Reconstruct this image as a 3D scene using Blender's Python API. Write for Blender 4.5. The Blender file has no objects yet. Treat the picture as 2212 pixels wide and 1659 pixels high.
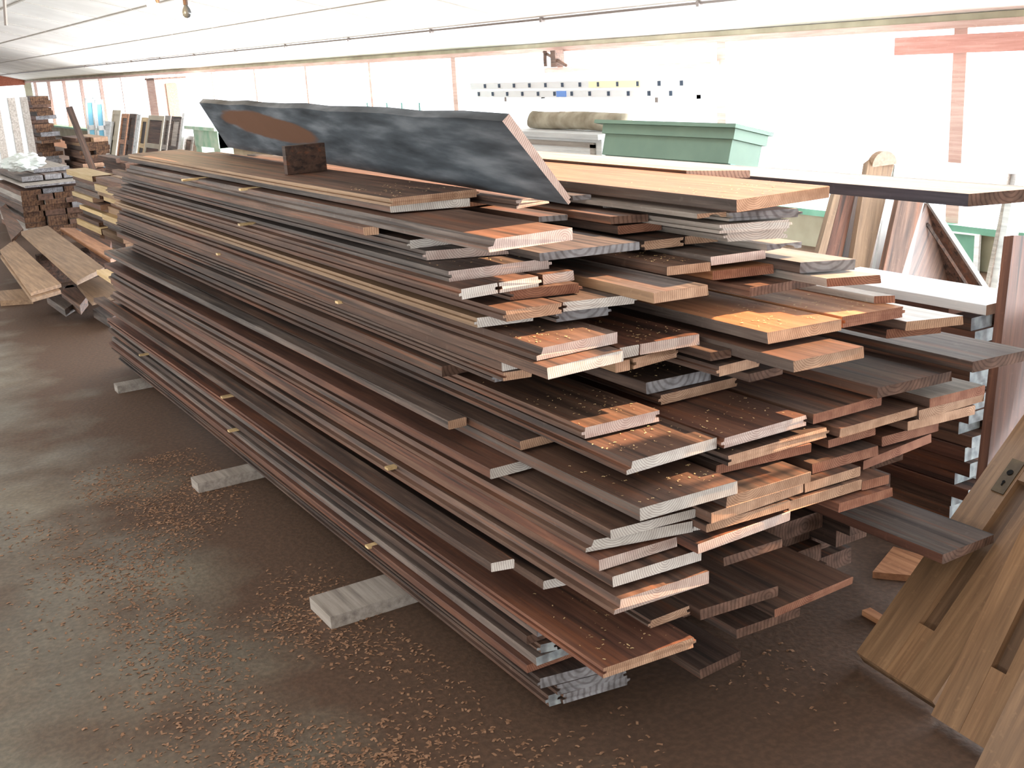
import bpy, bmesh, math, random
import numpy as np
from mathutils import Vector, Matrix
random.seed(7)
C = bpy.context.scene.collection
SC = bpy.context.scene

# ------------------------------------------------------------------ camera
F, YAW, PITCH, ROLL, IW, IH, CH = 2472.9, .53120893, .28102305, -.06062302, 2212, 1659, 1.5
cy_, sy_ = math.cos(YAW), math.sin(YAW)
WV = np.array([sy_*math.cos(PITCH), cy_*math.cos(PITCH), -math.sin(PITCH)])
R0 = np.array([cy_, -sy_, 0.]); U0 = np.cross(R0, WV)
cr_, sr_ = math.cos(ROLL), math.sin(ROLL)
RV, UV = cr_*R0+sr_*U0, -sr_*R0+cr_*U0
CAM = np.array([0, 0, CH])
cd = bpy.data.cameras.new('camera'); cam = bpy.data.objects.new('camera', cd); C.objects.link(cam)
cam.matrix_world = Matrix(((RV[0], UV[0], -WV[0], 0), (RV[1], UV[1], -WV[1], 0), (RV[2], UV[2], -WV[2], CH), (0, 0, 0, 1)))
cd.sensor_width = 36; cd.lens = F/IW*36; cd.clip_start = .05; cd.clip_end = 200
SC.camera = cam

# ------------------------------------------------------------------ world, exposure
SC.view_settings.view_transform = 'Standard'; SC.view_settings.look = 'None'
SC.view_settings.gamma = 1; SC.view_settings.exposure = 0.0
try: SC.view_settings.use_curve_mapping = False
except Exception: pass
wd = bpy.data.worlds.new('sky'); SC.world = wd; wd.use_nodes = True
bg = wd.node_tree.nodes['Background']
bg.inputs[0].default_value = (.88, .94, 1.0, 1); bg.inputs[1].default_value = 3.0
def area(name, loc, rot, sx, sy, power, col):
    l = bpy.data.lights.new(name, 'AREA'); l.shape = 'RECTANGLE'; l.size = sx; l.size_y = sy
    l.energy = power; l.color = col
    o = bpy.data.objects.new(name, l); C.objects.link(o); o.location = loc; o.rotation_euler = rot
    return o
# daylight entering by the window strip on the right, by an unseen doorway added behind the camera and by the left windows
area('window_daylight', (6.8, 8, 1.1), (0, math.radians(75), 0), 1.1, 26, 800, (.84, .92, 1))
area('outside_ground_bounce', (6.9, 10, .55), (0, math.radians(118), 0), .8, 32, 2900, (.97, .98, 1))
area('doorway_daylight', (-2.1, -3.9, 1.35), (math.radians(82), 0, math.radians(-12)), 1.8, 1.8, 40, (1, .93, .95))  # unseen lamp added to brighten the near plank ends
area('left_window_daylight', (-5.4, 7, 1.0), (0, math.radians(-98), 0), 1.1, 26, 440, (1, .97, .9))

sl = bpy.data.lights.new('sun', 'SUN'); sl.energy = 15; sl.color = (1, .6, .33); sl.angle = .012
so_ = bpy.data.objects.new('sun', sl); C.objects.link(so_); so_.rotation_euler = Vector((-1.15, .12, -1)).to_track_quat('-Z', 'Y').to_euler()

# ------------------------------------------------------------------ pixel <-> world
def ray(x, y): return (x-IW/2)/F*RV-(y-IH/2)/F*UV+WV
def atz(p, z): d = ray(*p); return CAM+d*(z-CH)/d[2]
def atx(p, X): d = ray(*p); return CAM+d*X/d[0]
def aty(p, Y): d = ray(*p); return CAM+d*Y/d[1]

# ------------------------------------------------------------------ materials
def lin(c):
    return tuple(((v/255)/12.92 if v/255 <= .04045 else ((v/255+.055)/1.055)**2.4) for v in c)+(1,)
def newmat(name):
    m = bpy.data.materials.new(name); m.use_nodes = True
    nt = m.node_tree; return m, nt, nt.nodes, nt.links, nt.nodes['Principled BSDF']
def ramp(n, stops):
    r = n.new('ShaderNodeValToRGB'); e = r.color_ramp.elements
    e[0].position, e[0].color = stops[0][0], stops[0][1]
    e[1].position, e[1].color = stops[-1][0], stops[-1][1]
    for p, c in stops[1:-1]:
        k = e.new(p); k.color = c
    return r
def mixc(n, l, a, b, f, mode='MIX'):
    m = n.new('ShaderNodeMix'); m.data_type = 'RGBA'; m.blend_type = mode
    for s, v in ((m.inputs[6], a), (m.inputs[7], b)):
        if isinstance(v, tuple): s.default_value = v
        else: l.new(v, s)
    if isinstance(f, (int, float)): m.inputs[0].default_value = f
    else: l.new(f, m.inputs[0])
    return m.outputs[2]
def wood(name, c1, c2, c3, rough=.6, dust=.25, dustc=(120, 84, 66), rv=.22, spec=.4, grain=26, streak=0):
    m, nt, n, l, b = newmat(name)
    tc = n.new('ShaderNodeTexCoord'); oi = n.new('ShaderNodeObjectInfo')
    add = n.new('ShaderNodeVectorMath'); add.operation = 'ADD'
    sc = n.new('ShaderNodeVectorMath'); sc.operation = 'SCALE'; sc.inputs[0].default_value = (31, 17, 9)
    l.new(oi.outputs['Random'], sc.inputs['Scale']); l.new(tc.outputs['Object'], add.inputs[0]); l.new(sc.outputs[0], add.inputs[1])
    mp = n.new('ShaderNodeMapping'); mp.inputs['Scale'].default_value = (grain, 1.3, grain); l.new(add.outputs[0], mp.inputs[0])
    g = n.new('ShaderNodeTexNoise'); g.inputs['Scale'].default_value = 2; g.inputs['Detail'].default_value = 6; g.inputs['Roughness'].default_value = .65; l.new(mp.outputs[0], g.inputs[0])
    r = ramp(n, ((.28, lin(c1)), (.5, lin(c2)), (.72, lin(c3)))); l.new(g.outputs[0], r.inputs[0])
    mp2 = n.new('ShaderNodeMapping'); mp2.inputs['Scale'].default_value = (6, 1.1, 6); l.new(add.outputs[0], mp2.inputs[0])
    s = n.new('ShaderNodeTexNoise'); s.inputs['Scale'].default_value = 1; s.inputs['Detail'].default_value = 4; l.new(mp2.outputs[0], s.inputs[0])
    r2 = ramp(n, ((.42, (0, 0, 0, 1)), (.62, (1, 1, 1, 1)))); l.new(s.outputs[0], r2.inputs[0])
    mu = n.new('ShaderNodeMath'); mu.operation = 'MULTIPLY'; mu.inputs[1].default_value = dust; l.new(r2.outputs[0], mu.inputs[0])
    col = mixc(n, l, r.outputs[0], lin(dustc), mu.outputs[0])
    fl = n.new('ShaderNodeTexNoise'); fl.inputs['Scale'].default_value = 55; fl.inputs['Detail'].default_value = 3; l.new(add.outputs[0], fl.inputs[0])
    r3 = ramp(n, ((.62, (0, 0, 0, 1)), (.72, (1, 1, 1, 1)))); l.new(fl.outputs[0], r3.inputs[0])
    mu3 = n.new('ShaderNodeMath'); mu3.operation = 'MULTIPLY'; mu3.inputs[1].default_value = .3; l.new(r3.outputs[0], mu3.inputs[0])
    col = mixc(n, l, col, lin(c3), mu3.outputs[0])
    if streak:      # rust-coloured and blackened weather streaks along the grain
        mp4 = n.new('ShaderNodeMapping'); mp4.inputs['Scale'].default_value = (34, .8, 60); l.new(add.outputs[0], mp4.inputs[0])
        s4 = n.new('ShaderNodeTexNoise'); s4.inputs['Scale'].default_value = 1.0; s4.inputs['Detail'].default_value = 5; s4.inputs['Roughness'].default_value = .6; l.new(mp4.outputs[0], s4.inputs[0])
        ra = ramp(n, ((.56, (0, 0, 0, 1)), (.66, (streak, streak, streak, 1)))); l.new(s4.outputs[0], ra.inputs[0])
        col = mixc(n, l, col, lin((150, 92, 60)), ra.outputs[0])
        rb = ramp(n, ((.36, (.8, .8, .8, 1)), (.46, (0, 0, 0, 1)))); l.new(s4.outputs[0], rb.inputs[0])
        col = mixc(n, l, col, lin((40, 34, 33)), rb.outputs[0])
    hs = n.new('ShaderNodeHueSaturation'); l.new(col, hs.inputs['Color'])
    ma = n.new('ShaderNodeMapRange'); ma.inputs['To Min'].default_value = 1-rv; ma.inputs['To Max'].default_value = 1+rv*1.2; l.new(oi.outputs['Random'], ma.inputs[0]); l.new(ma.outputs[0], hs.inputs['Value'])
    l.new(hs.outputs[0], b.inputs['Base Color'])
    b.inputs['Roughness'].default_value = rough; b.inputs['Specular IOR Level'].default_value = spec
    bp = n.new('ShaderNodeBump'); bp.inputs['Strength'].default_value = .35; bp.inputs['Distance'].default_value = .002; l.new(g.outputs[0], bp.inputs['Height']); l.new(bp.outputs[0], b.inputs['Normal'])
    return m
def endgrain(name, c1, c2, rough=.75, ring=60):
    m, nt, n, l, b = newmat(name)
    tc = n.new('ShaderNodeTexCoord'); oi = n.new('ShaderNodeObjectInfo')
    sc = n.new('ShaderNodeVectorMath'); sc.operation = 'SCALE'; sc.inputs[0].default_value = (-.16, 0, .05); l.new(oi.outputs['Random'], sc.inputs['Scale'])
    add = n.new('ShaderNodeVectorMath'); add.operation = 'ADD'; l.new(tc.outputs['Object'], add.inputs[0]); l.new(sc.outputs[0], add.inputs[1])
    mp = n.new('ShaderNodeMapping'); mp.inputs['Scale'].default_value = (1, 0, 1); mp.inputs['Location'].default_value = (-.05, 0, -.05); l.new(add.outputs[0], mp.inputs[0])
    w = n.new('ShaderNodeTexWave'); w.wave_type = 'RINGS'; w.rings_direction = 'Y'; w.inputs['Scale'].default_value = ring; w.inputs['Distortion'].default_value = 1.5; w.inputs['Detail'].default_value = 2; w.inputs['Detail Scale'].default_value = 2; l.new(mp.outputs[0], w.inputs[0])
    no = n.new('ShaderNodeTexNoise'); no.inputs['Scale'].default_value = 28; no.inputs['Detail'].default_value = 3; l.new(add.outputs[0], no.inputs[0])
    r = ramp(n, ((.35, lin(c1)), (.65, lin(c2)))); l.new(no.outputs[0], r.inputs[0])
    rr = ramp(n, ((.05, (.55, .5, .5, 1)), (.5, (1, 1, 1, 1)))); l.new(w.outputs[0], rr.inputs[0])
    col = mixc(n, l, r.outputs[0], rr.outputs[0], .75, 'MULTIPLY')
    hs = n.new('ShaderNodeHueSaturation'); l.new(col, hs.inputs['Color'])
    ma = n.new('ShaderNodeMapRange'); ma.inputs['To Min'].default_value = .82; ma.inputs['To Max'].default_value = 1.15; l.new(oi.outputs['Random'], ma.inputs[0]); l.new(ma.outputs[0], hs.inputs['Value'])
    l.new(hs.outputs[0], b.inputs['Base Color']); b.inputs['Roughness'].default_value = rough; b.inputs['Specular IOR Level'].default_value = .2
    return m
def plain(name, c, rough=.7, metal=0, var=None, scale=6, spec=.4):
    m, nt, n, l, b = newmat(name)
    b.inputs['Roughness'].default_value = rough; b.inputs['Metallic'].default_value = metal; b.inputs['Specular IOR Level'].default_value = spec
    if var:
        tc = n.new('ShaderNodeTexCoord'); no = n.new('ShaderNodeTexNoise'); no.inputs['Scale'].default_value = scale; no.inputs['Detail'].default_value = 5
        l.new(tc.outputs['Object'], no.inputs[0]); r = ramp(n, ((.35, lin(c)), (.65, lin(var)))); l.new(no.outputs[0], r.inputs[0]); l.new(r.outputs[0], b.inputs['Base Color'])
    else: b.inputs['Base Color'].default_value = lin(c)
    return m
M = {
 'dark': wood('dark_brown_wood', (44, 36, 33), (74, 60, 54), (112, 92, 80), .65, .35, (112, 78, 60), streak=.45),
 'brown': wood('brown_wood', (62, 48, 42), (98, 76, 65), (134, 106, 90), .6, .35, (124, 86, 68), streak=.4),
 'grey': wood('grey_weathered_wood', (60, 55, 54), (96, 88, 84), (132, 122, 115), .62, .3, (112, 86, 72), streak=.35),
 'red': wood('red_brown_wood', (72, 46, 39), (104, 69, 56), (136, 94, 74), .6, .3, (104, 78, 66), streak=.4),
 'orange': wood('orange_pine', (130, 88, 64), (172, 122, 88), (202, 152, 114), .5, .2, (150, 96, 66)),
 'tan': wood('tan_wood', (116, 94, 76), (152, 124, 98), (180, 150, 120), .55, .2, (150, 118, 90)),
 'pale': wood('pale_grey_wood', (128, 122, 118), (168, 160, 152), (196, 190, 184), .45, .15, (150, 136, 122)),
 'slate': wood('slate_painted_wood', (46, 54, 58), (66, 76, 80), (92, 102, 106), .7, .3, (86, 80, 78), rv=.05, grain=9),
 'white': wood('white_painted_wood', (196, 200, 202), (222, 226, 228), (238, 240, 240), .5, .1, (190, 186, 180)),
 'pine': wood('pale_yellow_pine', (190, 158, 110), (216, 188, 140), (232, 208, 166), .5, .1, (190, 150, 110)),
 'doorwood': wood('golden_door_wood', (104, 78, 58), (138, 106, 78), (170, 134, 100), .45, .25, (120, 100, 80), rv=.1),
 'e_pink': endgrain('sawn_end_pink', (200, 178, 170), (220, 204, 196)),
 'e_white': endgrain('sawn_end_whitish', (212, 206, 200), (232, 228, 222)),
 'e_tan': endgrain('sawn_end_tan', (172, 138, 114), (198, 164, 138)),
 'e_red': endgrain('sawn_end_red_brown', (138, 94, 76), (164, 118, 96)),
 'e_grey': endgrain('old_end_grey', (120, 118, 120), (160, 160, 164), ring=20),
 'e_blue': endgrain('blue_grey_painted_end', (128, 136, 140), (174, 182, 184), ring=6),
 'e_brown': endgrain('old_end_brown', (76, 56, 46), (124, 94, 72), ring=12),
 'e_dark': endgrain('old_end_dark', (92, 72, 62), (126, 98, 84), ring=30),
}
# ------------------------------------------------------------------ object helpers
def tag(o, label=None, cat=None, group=None, kind=None):
    if label: o['label'] = label
    if cat: o['category'] = cat
    if group: o['group'] = group
    if kind: o['kind'] = kind
    return o
def mk(name, verts, faces, mats, loc=(0, 0, 0), parent=None, fm=None, smooth=False):
    me = bpy.data.meshes.new(name); me.from_pydata([tuple(map(float, v)) for v in verts], [], faces)
    for m in (mats if isinstance(mats, (list, tuple)) else [mats]): me.materials.append(M[m] if isinstance(m, str) else m)
    if fm:
        for p, k in zip(me.polygons, fm): p.material_index = k
    if smooth:
        for p in me.polygons: p.use_smooth = True
    me.update()
    o = bpy.data.objects.new(name, me); C.objects.link(o); o.location = loc
    if parent: o.parent = parent
    return o
class MB:
    def __init__(s): s.v = []; s.f = []; s.m = []
    def add(s, vs, fs, m=0):
        k = len(s.v); s.v += [tuple(map(float, v)) for v in vs]; s.f += [tuple(i+k for i in f) for f in fs]; s.m += [m]*len(fs)
    def box(s, a, b, m=0):
        x0, y0, z0 = a; x1, y1, z1 = b
        s.add([(x0, y0, z0), (x1, y0, z0), (x1, y1, z0), (x0, y1, z0), (x0, y0, z1), (x1, y0, z1), (x1, y1, z1), (x0, y1, z1)],
              [(3, 2, 1, 0), (4, 5, 6, 7), (0, 1, 5, 4), (1, 2, 6, 5), (2, 3, 7, 6), (3, 0, 4, 7)], m)
    def slab(s, o, u, v, w, m=0):      # box from origin and three edge vectors
        o, u, v, w = map(np.array, (o, u, v, w))
        P = [o, o+u, o+u+v, o+v, o+w, o+u+w, o+u+v+w, o+v+w]
        fs = [(3, 2, 1, 0), (4, 5, 6, 7), (0, 1, 5, 4), (1, 2, 6, 5), (2, 3, 7, 6), (3, 0, 4, 7)]
        if np.dot(np.cross(u, v), w) < 0: fs = [f[::-1] for f in fs]
        s.add(P, fs, m)
    def tube(s, a, b, r, n=10, m=0, r2=None):
        a, b = np.array(a, float), np.array(b, float); d = b-a; d /= np.linalg.norm(d)
        t = np.cross(d, (0, 0, 1) if abs(d[2]) < .9 else (1, 0, 0)); t /= np.linalg.norm(t); q = np.cross(d, t)
        vs = []
        for c, rr in ((a, r), (b, r if r2 is None else r2)):
            for i in range(n):
                an = 2*math.pi*i/n; vs.append(c+rr*(math.cos(an)*t+math.sin(an)*q))
        s.add(vs, [(i, (i+1) % n, n+(i+1) % n, n+i) for i in range(n)]+[tuple(range(n))[::-1], tuple(range(n, 2*n))], m)
    def lathe(s, c, prof, n=16, m=0):
        vs = []
        for r, z in prof:
            for i in range(n):
                an = 2*math.pi*i/n; vs.append((c[0]+r*math.cos(an), c[1]+r*math.sin(an), c[2]+z))
        fs = []
        for k in range(len(prof)-1):
            for i in range(n): fs.append((k*n+i, k*n+(i+1) % n, (k+1)*n+(i+1) % n, (k+1)*n+i))
        s.add(vs, fs, m)
    def build(s, name, mats, parent=None, loc=(0, 0, 0), smooth=False):
        vs = [(x-loc[0], y-loc[1], z-loc[2]) for x, y, z in s.v]
        if parent is not None and parent.type == 'EMPTY':
            vs = [(x-parent.location.x, y-parent.location.y, z-parent.location.z) for x, y, z in s.v]; loc = (0, 0, 0)
        elif parent is not None:
            p = parent; L = Vector((0, 0, 0))
            while p: L += p.location; p = p.parent
            vs = [(x-L.x, y-L.y, z-L.z) for x, y, z in s.v]; loc = (0, 0, 0)
        return mk(name, vs, s.f, mats, loc, parent, s.m, smooth)
def empty(name, loc, label, cat, group=None):
    o = bpy.data.objects.new(name, None); C.objects.link(o); o.location = loc; o.empty_display_size = .1
    return tag(o, label, cat, group)

def reframe(o, u, w):     # turn a thing so that its local Y runs along the grain direction u
    u = Vector(u).normalized(); w = Vector(w); w = (w-u*w.dot(u)).normalized(); n = w.cross(u)
    R = Matrix((w, u, n)).transposed(); Ri = R.transposed()
    for q in [o]+list(o.children_recursive):
        if q.type == 'MESH':
            for v in q.data.vertices: v.co = Ri @ v.co
    o.rotation_euler = R.to_euler()
    return o
# cross sections, u in 0..1 across the width, v in 0..1 up the thickness, w = width, t = thickness
def section(kind, w, t):
    b = .0015
    if kind == 'p': return [(b, 0), (w-b, 0), (w, b), (w, t-b), (w-b, t), (b, t), (0, t-b), (0, b)]
    g = .008
    if kind == 't':   # groove on the left, tongue on the right
        return [(0, 0), (w-g, 0), (w-g, t*.35), (w, t*.38), (w, t*.62), (w-g, t*.65), (w-g, t), (0, t), (0, t*.66), (g, t*.62), (g, t*.38), (0, t*.34)]
    if kind == 'u':   # tongue on the left, groove on the right
        return [(g, 0), (w, 0), (w, t*.34), (w-g, t*.38), (w-g, t*.62), (w, t*.66), (w, t), (g, t), (g, t*.65), (0, t*.62), (0, t*.38), (g, t*.35)]
    if kind == 'n':   # rebated (shiplap) board: foot sticks out left
        return [(0, 0), (w, 0), (w, t), (g*2.2, t), (g*1.6, t*.45), (0, t*.4)]
    if kind == 'm':   # moulded underside
        pts = [(0, 0), (w*.35, t*.15)]
        for i in range(7): a = math.pi*i/6; pts.append((w*.6-w*.18*math.cos(a), t*.15+t*.5*math.sin(a)))
        return pts+[(w*.85, 0), (w, 0), (w, t), (0, t)]
def plank(x0, x1, y0, y1, yf, zt, th, mat, end, kind='p', label=None, group=None, name='plank', wob=.0014, cat='plank', rag=.0, smat=None):
    w = x1-x0; sec = section(kind, w, th); n = len(sec); N = 9
    vs = []
    rnd = random.Random(int(x0*997+zt*7919+yf*31))
    ph = rnd.random()*6; 
    for k in range(N+1):
        t = k/N
        for (u, v) in sec:
            ys = y0+(y1-y0)*u/w
            if k == 0: ys += rnd.uniform(-1, 1)*rag
            y = ys*(1-t)+yf*t
            jx = wob*math.sin(ph+t*7+ (2 if u > w/2 else 0)) if 0 < k else 0
            jz = -wob*.35*abs(math.sin(ph*2+t*5)) if 0 < k and v > th*.5 else 0
            vs.append((u+jx, y-y0, v+jz))
    fs = [tuple(range(n))]; fm = [1]
    for k in range(N):
        for i in range(n):
            j = (i+1) % n
            fs.append((k*n+i, (k+1)*n+i, (k+1)*n+j, k*n+j)); fm.append(2 if smat and sec[i][0] < w*.5 and sec[j][0] < w*.5 else 0)
    fs.append(tuple(N*n+i for i in range(n))[::-1]); fm.append(1)
    o = mk(name, vs, fs, [mat, end]+([smat] if smat else []), (x0, y0, zt-th), None, fm)
    return tag(o, label, cat, group)

# ------------------------------------------------------------------ the room
def structure(o): o['kind'] = 'structure'; return o
def floor_mat():
    m, nt, n, l, b = newmat('concrete_floor')
    tc = n.new('ShaderNodeTexCoord')
    a = n.new('ShaderNodeTexNoise'); a.inputs['Scale'].default_value = 1.3; a.inputs['Detail'].default_value = 8; a.inputs['Roughness'].default_value = .6; l.new(tc.outputs['Object'], a.inputs[0])
    r = ramp(n, ((.3, lin((96, 90, 80))), (.5, lin((118, 111, 98))), (.7, lin((142, 134, 116))))); l.new(a.outputs[0], r.inputs[0])
    d = n.new('ShaderNodeTexNoise'); d.inputs['Scale'].default_value = 2.2; d.inputs['Detail'].default_value = 7; l.new(tc.outputs['Object'], d.inputs[0])
    sp = n.new('ShaderNodeSeparateXYZ'); l.new(tc.outputs['Object'], sp.inputs[0])
    mr = n.new('ShaderNodeMapRange'); mr.inputs['From Min'].default_value = .35; mr.inputs['From Max'].default_value = 1.15; l.new(sp.outputs[0], mr.inputs[0])
    ad = n.new('ShaderNodeMath'); ad.operation = 'ADD'; l.new(d.outputs[0], ad.inputs[0]); 
    hf = n.new('ShaderNodeMath'); hf.operation = 'MULTIPLY'; hf.inputs[1].default_value = .35; l.new(mr.outputs[0], hf.inputs[0]); l.new(hf.outputs[0], ad.inputs[1])
    rr = ramp(n, ((.48, (0, 0, 0, 1)), (.75, (1, 1, 1, 1)))); l.new(ad.outputs[0], rr.inputs[0])
    col = mixc(n, l, r.outputs[0], lin((94, 72, 57)), rr.outputs[0])
    f = n.new('ShaderNodeTexNoise'); f.inputs['Scale'].default_value = 60; f.inputs['Detail'].default_value = 4; l.new(tc.outputs['Object'], f.inputs[0])
    rf = ramp(n, ((.4, (.8, .8, .8, 1)), (.65, (1.15, 1.12, 1.1, 1)))); l.new(f.outputs[0], rf.inputs[0])
    col = mixc(n, l, col, rf.outputs[0], 1.0, 'MULTIPLY')
    l.new(col, b.inputs['Base Color'])
    rg = n.new('ShaderNodeMapRange'); rg.inputs['To Min'].default_value = .38; rg.inputs['To Max'].default_value = .7; l.new(rr.outputs[0], rg.inputs[0]); l.new(rg.outputs[0], b.inputs['Roughness'])
    bp = n.new('ShaderNodeBump'); bp.inputs['Strength'].default_value = .4; bp.inputs['Distance'].default_value = .004; l.new(f.outputs[0], bp.inputs['Height']); l.new(bp.outputs[0], b.inputs['Normal'])
    return m
M['edge_dark'] = wood('dark_blue_grey_edge', (44, 42, 50), (60, 58, 68), (80, 76, 86), .7, .1, (60, 56, 60))
M['floor'] = floor_mat()
M['ceil'] = plain('ceiling_board', (222, 220, 216), .8, 0, (240, 238, 234), 1.2)
M['seam'] = plain('ceiling_seam', (188, 182, 174), .8)
M['pinkbeam'] = wood('pinkish_beam', (186, 128, 118), (204, 148, 138), (220, 170, 160), .7, .1)  # window glare over the beam is put into its pale pink
M['frame'] = wood('window_frame_wood', (196, 158, 146), (214, 182, 172), (228, 204, 196), .7, .2)  # posts and rails coloured pale to stand in for window glare
M['block'] = plain('concrete_block', (150, 144, 124), .9, 0, (176, 170, 148), 3)
M['greenp'] = plain('green_painted_wood', (96, 150, 128), .55, 0, (118, 168, 146), 5)
M['redbeam'] = wood('red_brown_beam', (140, 74, 56), (170, 98, 76), (190, 120, 96), .7, .1)
XW, ZE, SL = 6.3, 1.55, .26
def zc(x): return ZE+SL*(XW-x)
XR = -.5                                   # ridge
f_ = MB(); f_.box((-7.2, -5, -.2), (6.9, 39.6, 0)); structure(f_.build('floor', 'floor'))
c_ = MB()
def cpiece(xa, xb, ya, yb):
    c_.add([(xa, ya, zc(xa)), (xb, ya, zc(xb)), (xb, yb, zc(xb)), (xa, yb, zc(xa)), (xa, ya, zc(xa)+.05), (xb, ya, zc(xb)+.05), (xb, yb, zc(xb)+.05), (xa, yb, zc(xa)+.05)],
       [(0, 3, 2, 1), (4, 5, 6, 7), (0, 1, 5, 4), (1, 2, 6, 5), (2, 3, 7, 6), (3, 0, 4, 7)])
# an open roof light above the stack, out of view, lets the low sun in; outline shaped to place the sun patches
cpiece(XR, 2.5, -5, 39.6); cpiece(3.75, 5.45, -5, 39.6); cpiece(2.5, 3.75, -5, 1.3); cpiece(2.5, 3.35, 1.3, 1.66); cpiece(2.5, 3.75, 4.95, 39.6)
c_.add([(5.45, -5, zc(5.45)), (6.75, -5, zc(6.75)), (6.75, 39.6, zc(6.75)), (5.45, 39.6, zc(5.45)), (5.45, -5, zc(5.45)+.05), (6.75, -5, zc(6.75)+.05), (6.75, 39.6, zc(6.75)+.05), (5.45, 39.6, zc(5.45)+.05)],
       [(0, 3, 2, 1), (4, 5, 6, 7), (0, 1, 5, 4), (1, 2, 6, 5), (2, 3, 7, 6), (3, 0, 4, 7)])
xl = -7.3; zl = zc(XR)-SL*(XR-xl)
c_.add([(xl, -5, zl), (XR, -5, zc(XR)), (XR, 39.6, zc(XR)), (xl, 39.6, zl), (xl, -5, zl+.05), (XR, -5, zc(XR)+.05), (XR, 39.6, zc(XR)+.05), (xl, 39.6, zl+.05)],
       [(0, 3, 2, 1), (4, 5, 6, 7), (0, 1, 5, 4), (1, 2, 6, 5), (2, 3, 7, 6), (3, 0, 4, 7)])
structure(c_.build('ceiling', 'ceil'))
k = 0
def cstrip(x0, y0, x1, y1, w, h):
    a = np.array([x0, y0, zc(x0)]); b_ = np.array([x1, y1, zc(x1)]); d = b_-a; s = np.array([0, w, 0]) if abs(x1-x0) > .01 else np.array([w, 0, -SL*w])
    q = MB(); q.slab(a-s/2, d, s, (0, 0, -h)); return q
for xs in (1.75, 2.68, 3.61, 4.55):
    k += 1; structure(cstrip(xs, 6.4 if 2.4 < xs < 3.8 else -3, xs, 39.2, .022, .006).build('trim_%d' % k, 'seam'))
for ys in (1.5, 7.05, 8.87, 10.7, 12.5, 14.4, 16.2, 18.0, 19.9, 21.8, 25.6, 29.4, 33.2, 36.8):
    k += 1; structure(cstrip(-.4, ys, 5.42, ys, .02, .005).build('trim_%d' % k, 'seam'))
# right wall: low concrete-block sill with openings above, posts and a head rail
wr = MB(); wr.box((6.2, -5, 0), (6.4, 39.6, .24)); wr.box((6.2, -5, 1.53), (6.32, 39.6, 1.57)); structure(wr.build('wall_right', 'block'))
k += 1; q = MB(); q.box((6.14, -5, .24), (6.42, 39.6, .285)); structure(q.build('trim_%d' % k, 'greenp'))
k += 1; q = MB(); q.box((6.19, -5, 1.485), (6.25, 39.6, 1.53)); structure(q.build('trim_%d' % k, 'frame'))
wi = 0
Ys = [4.85-2.35*2, 4.85-2.35, 4.85, 7.05, 9.3, 11.4, 13.6, 15.75, 17.9, 20.1, 22.3, 24.5, 26.7, 28.9, 31.1, 33.3, 35.5, 37.7]
for i, yp in enumerate(Ys):
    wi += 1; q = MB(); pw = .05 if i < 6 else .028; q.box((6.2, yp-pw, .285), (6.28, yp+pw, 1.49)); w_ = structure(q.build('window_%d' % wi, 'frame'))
# other walls
we = MB(); we.box((-7, 39.3, 0), (6.4, 39.5, .3)); we.box((-7, 39.3, 0), (-6.6, 39.5, 1.6)); we.box((6.2, 39.3, 0), (6.4, 39.5, 1.5))
structure(we.build('wall_back', 'block'))
gb = MB(); gb.add([(-3, 39.2, 1.43), (6.2, 39.2, 1.43), (6.2, 39.2, 1.57), (XR, 39.2, zc(XR)-.01), (-3, 39.2, zc(XR)-SL*2.5), (-3, 39.3, 1.43), (6.2, 39.3, 1.43), (6.2, 39.3, 1.57), (XR, 39.3, zc(XR)-.01), (-3, 39.3, zc(XR)-SL*2.5)],
    [(0, 1, 2, 3, 4), (9, 8, 7, 6, 5), (0, 5, 6, 1), (1, 6, 7, 2), (2, 7, 8, 3), (3, 8, 9, 4), (4, 9, 5, 0)]); 
k += 1; structure(gb.build('trim_%d' % k, 'redbeam'))
wl = MB(); wl.box((-7, -5, 0), (-6.8, 39.6, .5)); structure(wl.build('wall_left', 'block'))
wf = MB(); wf.box((-7, -5, 0), (-3.2, -4.8, 2.2)); wf.box((-1.0, -5, 0), (6.4, -4.8, 1.5)); wf.box((-1, -5, 1.5), (4, -4.8, 2.4)); wf.box((-7, -5, 2.2), (3, -4.8, 3.2)); structure(wf.build('wall_front', 'block'))
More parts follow.
